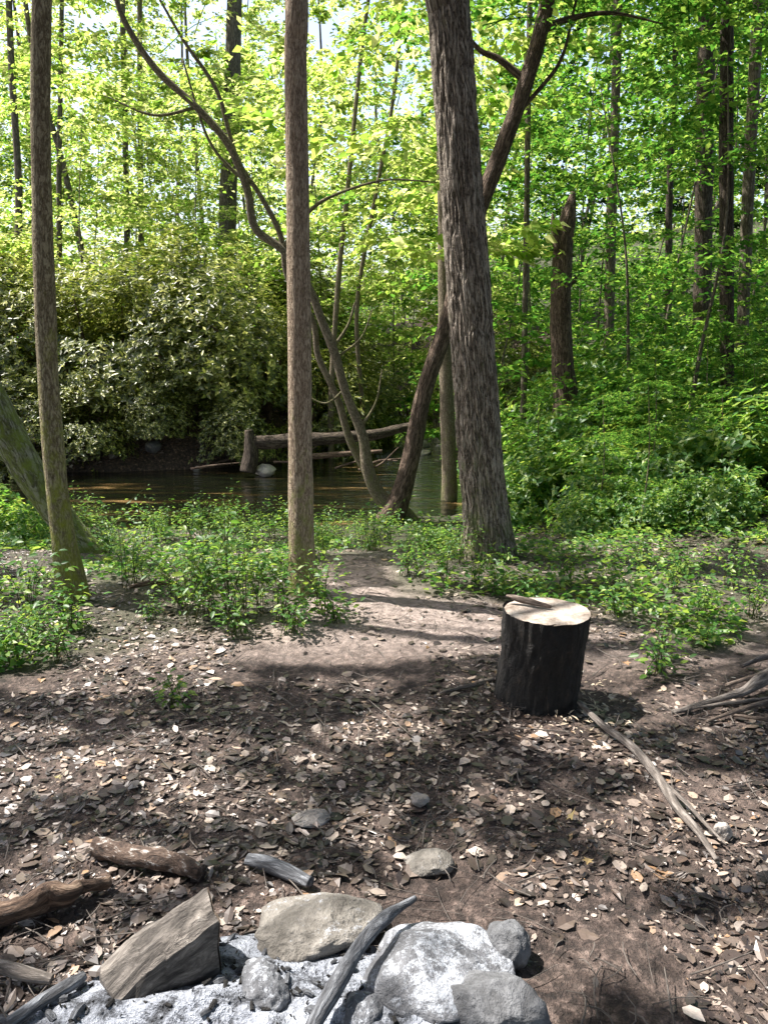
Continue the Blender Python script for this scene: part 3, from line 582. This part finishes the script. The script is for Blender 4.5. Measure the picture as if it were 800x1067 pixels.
rh = [shrub_proto('rhododendron_shrub', rl, 501+i, 1.9, 3.5, 2500, 5, .12, 'leaf_rh', 'rhododendrons on the far creek bank', .42, gap=.47, rp=.36, stems=14) for i in range(2)]
first = [True, True]
spots = [(-20, 14.9, 1.1), (60, 15.4, .9), (125, 15.2, 1.0), (205, 15.7, 1.1), (270, 16.0, .8), (330, 16.8, .9), (372, 18.0, .85), (20, 18.2, 1.2), (170, 18.4, 1.0), (290, 19, 1.1), (360, 20.5, .95), (-60, 14.2, .9), (545, 16.5, .8), (520, 20, .9), (90, 13.9, .5), (20, 13.6, .6), (158, 14.3, .42), (245, 14.7, .5), (200, 14.6, .35), (410, 25, 1.0), (500, 25, 1.0)]
for i, (px, Y, s) in enumerate(spots):
    x0 = at(px, 400, Y)[0]; loc = (x0, Y, float(H(x0, Y))-.05); k = i % 2; a = rng.uniform(0, 6)
    if first[k]: rh[k].location = loc; rh[k].scale = (s, s, s); first[k] = False
    else: dup(rh[k], loc, a, s)
# right slope shrubs
gs = [shrub_proto('green_shrub', 'x', 521+i, .9, 1.0, 1000, 4, .085, 'leaf_herb', None, .52, LD, 7, .46, .5) for i in range(2)]
first = [True, True]
spots = [(545, 8.4, .65), (590, 8.6, .9), (640, 8.0, .9), (690, 8.6, 1.0), (740, 7.8, .95), (790, 8.4, 1.1), (610, 10.0, 1.2), (665, 10.4, 1.3), (720, 10.2, 1.4), (775, 10.6, 1.5), (560, 9.8, 1.1), (830, 7.4, 1.1), (640, 12.5, 1.6), (700, 13, 1.7), (760, 12.6, 1.8), (555, 12.6, 1.5), (600, 13.5, 1.6),
         (700, 6.8, .5), (620, 7.1, .5), (780, 6.7, .6), (660, 7.2, .55), (740, 6.9, .55), (450, 7.0, .34), (-5, 7.4, .6), (-50, 8, .9)]
for i, (px, Y, s) in enumerate(spots):
    x0 = at(px, 400, Y)[0]; loc = (x0, Y, float(H(x0, Y))-.03); k = i % 2; a = rng.uniform(0, 6); o = gs[k]
    if first[k]: o.location = loc; o.scale = (s,)*3; first[k] = False
    else: o = dup(gs[k], loc, a, s)
    if px > 500: o['label'] = 'leafy green bush in the thicket on the right slope'; o['group'] = 'bushes on the right slope'
    elif px == 450: o['label'] = 'low green bush at the left foot of the thickest trunk'
    else: o['label'] = 'small green bush on the near creek bank at left'; o['group'] = 'bushes on the near creek bank'
    if px == 450 and 'group' in o: del o['group']
# seedlings: loose sprays on the right slope
for i in range(10):
    px = rng.uniform(535, 800); Y = rng.uniform(6.6, 10.5); s = rng.uniform(.16, .3); x0 = at(px, 450, Y)[0]; z0 = float(H(x0, Y))
    t = thing('leafy_seedling', 'small tree seedling with loose leafy sprays on the right slope', 'sapling', (x0, Y, z0), 'seedlings on the right slope')
    mb = MB(); tube(mb, [(x0, Y, z0-.05, .008), (x0+.05, Y, z0+3*s, .006), (x0, Y, z0+6.2*s, .002)], 12, 6); mb.build('trunk', M['bark_grey'], t, (x0, Y, z0))
    c_ = link('crown', UG[i % 2], t); c_.scale = (s, s, s); c_.rotation_euler = (0, 0, rng.uniform(0, 6))
# ------------------------------------------------------------------ herbs
def herb(seed, Hh, ns, nl, L, T=LO):
    q = np.random.default_rng(seed); t = thing('herb_plant', 'x', 'plant', (0, 0, 0)); sb = MB(); lb = MB()
    for i in range(ns):
        a = q.uniform(0, 6.28); ln = q.uniform(.1, .65)*Hh; h = Hh*q.uniform(.45, 1.05)
        p0 = np.array([q.normal(0, .04), q.normal(0, .04), -.02]); p2 = np.array([math.cos(a)*ln, math.sin(a)*ln, h]); p1 = (p0+p2)/2+np.array([-math.cos(a)*ln*.2, -math.sin(a)*ln*.2, h*.12])
        tube(sb, [(*p0, .003), (*p1, .002), (*p2, .001)], 8, 4, cap=False)
        u_ = q.uniform(.25, 1, nl)[:, None]; B = (1-u_)**2*p0+2*u_*(1-u_)*p1+u_**2*p2; la = q.uniform(0, 6.28, nl)
        D = np.stack([np.cos(la), np.sin(la), q.normal(-.05, .3, nl)], -1); LL = L*q.uniform(.5, 1.25, nl)
        B = B+D*q.uniform(0, .09, nl)[:, None]
        leaves(lb, B, D, q.normal(0, .3, (nl, 3))+np.array([0, 0, 1.]), LL, LL*.55, T)
    lb.build('leaves', M['leaf_herb'], t); sb.build('stems', M['stem'], t); return t
hb = [herb(700, .44, 12, 17, .050), herb(701, .28, 10, 13, .045), herb(702, .60, 12, 22, .046), herb(703, .18, 8, 9, .05)]
first = [True]*4
sp_ = [(232, 638, 2, 1.25), (205, 646, 2, .9), (262, 642, 2, .85), (295, 648, 0, .85), (335, 640, 0, .85), (350, 650, 3, 1), (305, 662, 1, .9), (245, 662, 1, 1), (30, 640, 0, 1), (75, 655, 1, 1.1), (18, 690, 1, 1), (60, 685, 1, .9), (440, 600, 2, .6), (462, 608, 0, .7), (425, 598, 1, .9), (495, 612, 0, .7),
       (520, 620, 1, .8), (550, 626, 1, .9), (590, 608, 0, .7), (640, 640, 1, .8), (690, 690, 1, .8), (685, 705, 3, .9), (730, 645, 0, .6), (785, 640, 0, .7), (180, 735, 3, .8), (640, 610, 0, .7), (700, 615, 0, .7), (760, 610, 0, .8)]
pos = [(*on(px, py)[:2], k, s) for px, py, k, s in sp_]
for i in range(22): pos.append((rng.uniform(-4.6, .2), rng.uniform(7.3, 8.5), 2 if i % 2 else 0, rng.uniform(.7, 1.15)))
while len(pos) < 124:
    y0 = rng.uniform(3.8, 8.2); x0 = rng.uniform(-.62, .68)*y0
    if veg(np.array([x0]), np.array([y0]))[0] > .6 and fbm(np.array([x0*1.1, y0*1.1, 3.]), 44, 2) > .52: pos.append((x0, y0, int(rng.integers(0, 4)), rng.uniform(.4, .95)))
for x0, y0, k, s in pos:
    loc = (x0, y0, float(H(x0, y0))); a = rng.uniform(0, 6); o = hb[k]
    if first[k]: o.location = loc; o.scale = (s,)*3; first[k] = False
    else: o = dup(hb[k], loc, a, s)
    px = float(proj(x0, y0, 0.)[0])
    side = ('in the patch left of the slim central trunk', 'left herb patch') if px < 345 else (('around the foot of the thickest trunk', 'herbs at the large tree') if px < 560 else ('on the right edge of the clearing', 'herbs on the right'))
    o['label'] = 'small leafy green herb growing '+side[0]; o['group'] = side[1]
n = 100000; yy = 3.5+13*rng.random(n)**1.3; xx = rng.uniform(-.7, .75, n)*(yy+1)
nb_ = (xx < .9) & (yy > 5.6) & (yy < 10)
pat = fbm(np.stack([xx*1.5, yy*1.5, xx*0], -1), 66, 3)-.05*(xx < -.2)
kp = (veg(xx, yy)*rng.uniform(.5, 1, n) > .5) & (creek(xx, yy) > .9) & ((xx > 1.2) | (yy < 9.5)) & (rng.random(n) < ss(.42, .60, pat)) & ((~nb_) | (rng.random(n) < .7))
xx = xx[kp]; yy = yy[kp]; n = len(xx); nb_ = nb_[kp]
hgt = .22*fbm(np.stack([xx*2, yy*2, xx*0], -1), 41, 2)**1.0*rng.random(n)*np.where(nb_, .8, 1)+.01
P2 = np.stack([xx, yy, H(xx, yy)+hgt], -1); a = rng.uniform(0, 6.28, n); L = rng.uniform(.022, .055, n)*(1+.05*yy)
mb = MB(); leaves(mb, P2, np.stack([np.cos(a), np.sin(a), rng.normal(0, .3, n)], -1), rng.normal(0, .4, (n, 3))+np.array([0, 0, 1.]), L, L*.62, LD)
tag(mb.build('ground_cover', M['leaf_herb']), 'low green leafy ground cover around the clearing and slope', 'ground cover', kind='stuff')
# ------------------------------------------------------------------ rocks
def rock(px, py, wx, wy, hz, rot, seed, m, label, sink=.3, z=None, name='rock', group=None, Y=None, sub=5, tilt=(0, 0), cut=.8):
    if Y is None: p = on(px, py, hz*.35)
    else: p = at(px, py, Y)
    zz = float(H(p[0], p[1])) if z is None else z
    bm = bmesh.new(); bmesh.ops.create_icosphere(bm, subdivisions=sub, radius=1); V = np.array([v.co[:] for v in bm.verts])
    q = np.random.default_rng(seed)
    for _ in range(12):
        nn = unit(q.normal(0, 1, 3)); dd = q.uniform(.58, .88); s_ = V@nn; V = V-np.maximum(0, s_-dd)[:, None]*nn*cut
    V = V*(1+.34*(fbm(V*1.5+seed, seed, 3)-.5)+.12*(fbm(V*6+seed, seed+3, 3)-.5))[:, None]
    V = V*np.array([wx/2, wy/2, hz/2])
    for v, c_ in zip(bm.verts, V): v.co = c_
    me = bpy.data.meshes.new(name); bm.to_mesh(me); bm.free(); me.materials.append(M[m]); me.polygons.foreach_set('use_smooth', np.full(len(me.polygons), True))
    o = link(name, me, None, (p[0], p[1], zz+hz*(.5-sink))); o.rotation_euler = (tilt[0], tilt[1], rot); tag(o, label, 'rock', group); return o
rock(450, 1003, .43, .33, .15, -.45, 31, 'rock_ash', 'largest fire ring slab dusted with white ash', .2)
rock(520, 1050, .27, .17, .15, -.3, 2, 'rock_grey', 'grey rock at the lower right corner of the fire ring', .2)
rock(530, 982, .115, .125, .12, .2, 3, 'rock_grey', 'small rounded grey rock right of the ashy slab', .15, cut=.3)
rock(325, 965, .40, .22, .13, .12, 4, 'rock_tan', 'flat tan rock at the back of the fire ring', .25)
rock(272, 1030, .14, .18, .12, .3, 5, 'rock_ash2', 'blue grey rock standing in the ash at bottom', .25)
rock(372, 1055, .13, .16, .11, -.3, 6, 'rock_ash2', 'grey rock between stick and ashy slab', .25)
rock(446, 893, .16, .12, .07, .1, 7, 'rock_tan', 'flat grey stone half buried behind the fire ring', .35)
rock(437, 832, .07, .06, .055, .1, 8, 'rock_pale', 'small pale stone on the ground in mid clearing', .25)
rock(325, 849, .14, .10, .04, .3, 9, 'rock_pale', 'flat pale stone left of the small mid clearing stone', .3)
rock(752, 868, .06, .05, .08, .1, 10, 'rock_pale', 'pale tan stone beside the lower end of long branch', .3)
for i in range(18):
    px = rng.uniform(110, 330); Y = rng.uniform(13.1, 14.2); rock(px, 480, rng.uniform(.15, .5), rng.uniform(.15, .4), rng.uniform(.12, .3), rng.uniform(0, 3), 20+i, 'rock_tan' if i % 3 else 'rock_dark', 'stone at the waterline of the far creek bank', .4, None, 'creek_stone', 'stones along the far creek bank', Y, 3)
for i in range(14):
    px = rng.uniform(415, 475); Y = rng.uniform(16, 22); rock(px, 460, rng.uniform(.2, .5), rng.uniform(.2, .5), rng.uniform(.2, .35), rng.uniform(0, 3), 50+i, 'rock_pale', 'stone in the shallow upstream riffle of the creek', .5, -.55, 'riffle_stone', 'stones in the upstream riffle', Y, 3)
rock(275, 476, .42, .3, .24, 0, 75, 'rock_pale', 'pale boulder under the root end of log across creek', .3, -.5, 'boulder', None, 13.2, 4)
# ash
r_ = np.linspace(0, 1, 70)[:, None]; a = np.linspace(0, 2*math.pi, 180, endpoint=False)[None]
ex = -.26+.66*r_*np.cos(a); ey = 1.42+.37*r_*np.sin(a)*np.ones_like(a); q = np.stack([ex*12, ey*12, ex*0], -1)
ez = H(ex, ey)+(.075*(1-r_**2)-.012)*np.ones_like(a)+.07*(fbm(q, 71, 5)-.5)*(1-r_**3)
i = np.arange(69)[:, None]*180; j = np.arange(180)[None]; k = (j+1) % 180
mb = MB(); mb.add(np.stack([ex, ey, ez], -1).reshape(-1, 3), [np.stack([i+j, i+180+j, i+180+k, i+k], -1).reshape(-1, 4)])
tag(mb.build('ash_bed', M['ash']), 'pale grey wood ash heaped inside the fire ring', 'ash', kind='stuff')
def ashz(x0, y0):
    r2 = ((x0+.26)/.66)**2+((y0-1.42)/.37)**2; r2 = min(r2, 1); q = np.array([x0*12, y0*12, 0.])
    return float(H(x0, y0))+(.075*(1-r2)-.012)+.07*(float(fbm(q, 71, 5))-.5)*(1-r2**1.5)
mb = MB()
for k in range(600):
    r0 = math.sqrt(rng.random()); aa = rng.uniform(0, 6.28); x0 = -.26+.68*r0*math.cos(aa); y0 = 1.42+.4*r0*math.sin(aa); z0 = max(ashz(x0, y0), float(H(x0, y0)))+.002
    l = .002+.010*rng.random()**3; an = rng.uniform(0, 3.1); tube(mb, [(x0-l*math.cos(an), y0-l*math.sin(an), z0, l*rng.uniform(.3, .8)), (x0+l*math.cos(an), y0+l*math.sin(an), z0+rng.uniform(-.003, .006), l*rng.uniform(.2, .8))], 2, 5)
tag(mb.build('charcoal_bits', M['char'], smooth=False), 'black charcoal crumbs strewn through the ash', 'charcoal', kind='stuff')
mb = MB()
for k in range(260):
    r0 = math.sqrt(rng.random()); aa = rng.uniform(0, 6.28); x0 = -.26+.66*r0*math.cos(aa); y0 = 1.42+.38*r0*math.sin(aa); z0 = max(ashz(x0, y0), float(H(x0, y0)))+.002
    l = .004+.018*rng.random()**2; an = rng.uniform(0, 3.1); tube(mb, [(x0-l*math.cos(an), y0-l*math.sin(an), z0, l*.4), (x0, y0, z0+l*.2, l*.55), (x0+l*math.cos(an), y0+l*math.sin(an), z0+rng.uniform(-.003, .006), l*rng.uniform(.1, .4))], 4, 6, l*.2, 60, k)
tag(mb.build('ash_lumps', M['burnt_grey'], smooth=False), 'grey lumps of burnt wood in the ash', 'burnt wood', kind='stuff')
# ------------------------------------------------------------------ logs and sticks
def log(name, label, pts, m, seed, seg=24, n=50, amp=.006, fr=30, endm=None, cat='log', zs=.3, oval=None, group=None):
    c0 = pts[0]; bz = (c0[0], c0[1], float(H(c0[0], c0[1]))); t = thing(name, label, cat, bz, group)
    mb = MB(); tube(mb, pts, n, seg, amp, fr, seed, zs=zs, oval=oval); mb.build('body', M[m], t, bz)
    return t
def gp(px, py, z, r): return (*on(px, py, z), r)
log('firewood_log', 'mottled brown and white log lying left behind the split chunk', [gp(98, 882, .045, .024), gp(125, 889, .04, .030), gp(160, 894, .045, .029), gp(190, 900, .04, .030), gp(212, 908, .035, .022)], 'log_mottle', 1, amp=.014, fr=26, zs=.6)
log('firewood_log', 'broken brown orange log at the left edge of the picture', [gp(-40, 955, .045, .038), gp(15, 950, .045, .034), gp(50, 934, .05, .036), gp(72, 934, .045, .03), gp(85, 926, .04, .02), gp(116, 916, .04, .008)], 'wood_orange', 2, amp=.024, fr=24, oval=.25, zs=.5)
log('firewood_log', 'short grey log piece left of the flat half buried stone', [gp(258, 895, .03, .020), gp(292, 905, .03, .025), gp(324, 919, .03, .019)], 'burnt_grey', 3, amp=.012, fr=24, seg=16)
log('charred_stick', 'grey burnt stick leaning across the fire ring rocks', [gp(318, 1085, .09, .014), gp(345, 1035, .11, .018), gp(372, 988, .13, .018), gp(398, 958, .12, .016), gp(432, 936, .08, .010)], 'burnt_grey', 4, amp=.010, cat='stick', seg=14)
log('charred_stick', 'dark burnt stick at the left side of the ash', [gp(10, 1068, .04, .016), gp(50, 1040, .05, .018), gp(88, 1015, .04, .010)], 'burnt_grey', 5, amp=.01, cat='stick')
log('charred_stick', 'grey stick end lying at the lower left corner', [gp(-20, 1000, .04, .014), gp(30, 1015, .04, .015), gp(55, 1020, .03, .01)], 'wood_grey', 7, amp=.008, cat='stick')
# split chunk: wedge block
p = on(200, 982, 0); bz = (p[0], p[1], float(H(p[0], p[1])))
t = thing('split_log_chunk', 'split grey brown log chunk with sawn face leaning in the fire ring', 'log', bz)
A0 = np.array(on(222, 1002, .02)); axis = unit(np.array([-.80, -.34, -.10])); ln = .25
side = unit(np.array([-.34, .80, 0])); upv = np.array([.02, .0, 1.])
prof = [(-.5, 0), (-.56, .25), (-.54, .5), (-.50, .82), (-.3, .96), (-.05, 1.0), (.25, 1.02), (.5, .9), (.55, .45), (.5, 0)]
mb = MB(); n = 60; V = []; B = []
for i in range(n):
    s_ = i/(n-1); sh = 1-.55*s_-.5*max(0, s_-.7)
    for a_, b_ in prof:
        V.append(A0+axis*ln*s_*(1+.12*a_)+side*a_*.13+upv*b_*.19*sh); B.append((a_*.1, b_*.19, s_*ln))
V = np.array(V); B = np.array(B); V = V+(fbm(B*np.array([40, 40, 14]), 5, 3)[:, None]-.5)*.030+(fbm(B*np.array([90, 90, 50]), 15, 2)[:, None]-.5)*.012; k8 = len(prof)
i = np.arange(n-1)[:, None]*k8; j = np.arange(k8)[None]; k = (j+1) % k8
mb.add(V, [np.stack([i+j, i+k, i+k8+k, i+k8+j], -1).reshape(-1, 4), [list(range((n-1)*k8, n*k8))]], B); mb.build('body', M['wood_block'], t, bz, smooth=False)
mb = MB(); mb.add(V[:k8]-axis*.004, [[list(range(k8))[::-1]]], B[:k8]); mb.build('cut_end', M['wood_split'], t, bz, smooth=False)
# stump
p = on(571, 747, 0); p[1] += .17; sx, sy = p[0]-.0, p[1]; sz = float(H(sx, sy)); bz = (sx, sy, sz)
t = thing('tree_stump', 'upright charred black stump with pale sawn top in the clearing', 'stump', bz)
mb = MB(); tube(mb, [(sx-.022, sy, sz-.04, .190), (sx-.016, sy, sz+.05, .180), (sx, sy, sz+.2, .178), (sx+.006, sy, sz+.32, .184), (sx+.01, sy, sz+.41, .188)], 120, 160, .020, 11, 6, zs=.5, cap=False, ridge=.006)
mb.build('charred_side', M['char'], t, bz)
mb = MB(); rr = np.linspace(0, 1, 24)[:, None]; a = np.linspace(0, 2*math.pi, 120, endpoint=False)[None]
R_ = .186*(1+.07*(fbm(np.stack([np.cos(a)*5, np.sin(a)*5, a*0], -1), 8, 4)-.5)); X_ = sx+.01+rr*R_*np.cos(a); Y_ = sy+rr*R_*np.sin(a)
Z_ = sz+.413-.006*rr**8+.010*(fbm(np.stack([X_*16, Y_*16, X_*0], -1), 4, 4)-.5)
i = np.arange(23)[:, None]*120; j = np.arange(120)[None]; k = (j+1) % 120
mb.add(np.stack([X_, Y_, Z_], -1).reshape(-1, 3), [np.stack([i+j, i+120+j, i+120+k, i+k], -1).reshape(-1, 4)])
mb.build('sawn_top', M['cut'], t, bz)
mb = MB(); tube(mb, [(sx-.15, sy+.10, sz+.446, .008), (sx-.10, sy+.07, sz+.440, .016), (sx-.04, sy+.04, sz+.434, .016), (sx+.03, sy+.0, sz+.426, .007)], 18, 7, .007, 40, 3)
tag(mb.build('bark_strip', M['wood_brown']), 'small strip of wood lying on the stump top', 'wood scrap')
mb = MB()
for k in range(170):
    aa = rng.normal(-.6, .9); r0 = .2+abs(rng.normal(0, .16)); x0 = sx+r0*math.cos(aa); y0 = sy+r0*math.sin(aa); z0 = float(H(x0, y0))+.02
    l = rng.uniform(.005, .024); an = rng.uniform(0, 3.1); d = np.array([math.cos(an), math.sin(an), rng.normal(0, .3)])
    leaves(mb, np.array([[x0, y0, z0]]), d[None], (rng.normal(0, .4, 3)+np.array([0, 0, 1]))[None], np.array([l*2]), np.array([l*.6]), LD)
tag(mb.build('wood_chips', M['chip'], smooth=False), 'pale chopped wood chips strewn at the stump foot', 'wood chips', kind='stuff')
# long branch
c0 = on(603, 732, .03); bz = (c0[0], c0[1], float(H(c0[0], c0[1])))
t = thing('long_branch', 'long bent dead branch running from stump foot towards lower right', 'branch', bz)
mb = MB(); tube(mb, [gp(603, 732, .05, .012), gp(628, 756, .05, .014), gp(658, 778, .045, .015), gp(684, 808, .045, .0155), gp(706, 842, .04, .014), gp(728, 868, .04, .012), gp(746, 896, .03, .007)], 110, 16, .004, 14, 8); mb.build('stem', M['wood_grey'], t, bz)
mb = MB(); tube(mb, [gp(690, 815, .04, .009), gp(714, 836, .055, .007), gp(734, 858, .05, .005), gp(756, 880, .04, .003)], 40, 8, .002, 30, 9); mb.build('fork', M['wood_grey'], t, bz)
log('fallen_branch', 'grey dead branch jutting in at the right edge above the long branch', [gp(700, 742, .02, .008), gp(740, 730, .03, .014), gp(770, 722, .04, .018), gp(800, 706, .06, .025), gp(860, 690, .08, .032)], 'wood_grey', 11, amp=.014, fr=18, cat='branch', oval=.2)
log('fallen_branch', 'thin dead branch under the grey one at the right edge', [gp(735, 752, .02, .006), gp(775, 738, .03, .011), gp(840, 722, .04, .016)], 'wood_brown', 12, amp=.004, cat='branch')
for i, (x1, y1, x2, y2, r, z) in enumerate([(756, 714, 830, 696, .012, .06), (722, 738, 800, 728, .007, .03), (765, 745, 830, 748, .009, .03), (772, 694, 830, 680, .016, .05)]):
    log('brush_stick', 'weathered stick in the small heap of branches at right edge', [gp(x1, y1, z, r*.6), gp((x1+x2)/2, (y1+y2)/2+rng.uniform(-4, 4), z+.015, r), gp(x2, y2, z, r)], 'wood_grey' if i % 2 else 'wood_brown', 40+i, seg=10, n=24, amp=.005, cat='stick', group='heap of sticks at the right edge')
log('fallen_branch', 'thin stick lying left of the stump', [gp(458, 722, .02, .006), gp(490, 714, .03, .009), gp(522, 706, .02, .006)], 'wood_grey', 13, amp=.002, cat='stick')
log('fallen_branch', 'short pale stick lying at the edge of left herb patch', [gp(135, 612, .06, .012), gp(165, 606, .08, .02), gp(192, 612, .05, .01)], 'wood_orange', 14, amp=.004, cat='stick')
t = log('creek_log', 'fallen dark log lying across the creek behind the curved tree', [(*at(262, 462, 13.2), .10), (*at(320, 458, 13.4), .11), (*at(375, 455, 13.8), .10), (*at(432, 444, 14.4), .07)], 'bark_dark', 15, amp=.05, fr=5)
mb = MB(); tube(mb, [(*at(258, 492, 13.1), .13), (*at(261, 470, 13.15), .12), (*at(259, 448, 13.2), .08)], 24, 14, .04, 7, 31); mb.build('root_stub', M['bark_dark'], t, tuple(t.location))
log('creek_log', 'small sunlit log resting along the far water edge', [(*at(300, 478, 13.2), .05), (*at(345, 474, 13.4), .05), (*at(398, 470, 13.6), .03)], 'wood_orange', 16, amp=.01, fr=10)
for k in range(10):
    px = rng.uniform(150, 440); Y = rng.uniform(13.0, 15.0); x0 = at(px, 460, Y)[0]; an = rng.uniform(-.6, .6); l = rng.uniform(.5, 1.1); z0 = max(float(H(x0, Y)), -.5)
    log('driftwood_branch', 'tangled dead branch on the far creek bank near the fallen log', [(x0-l*math.cos(an)/2, Y, z0+rng.uniform(0, .15), .025), (x0, Y+rng.normal(0, .1), z0+rng.uniform(.1, .25), .02), (x0+l*math.cos(an)/2, Y, z0+rng.uniform(.1, .5), .006)], 'bark_snag', 80+k, seg=7, n=14, amp=.006, fr=12, cat='branch', group='dead branches on the far creek bank')
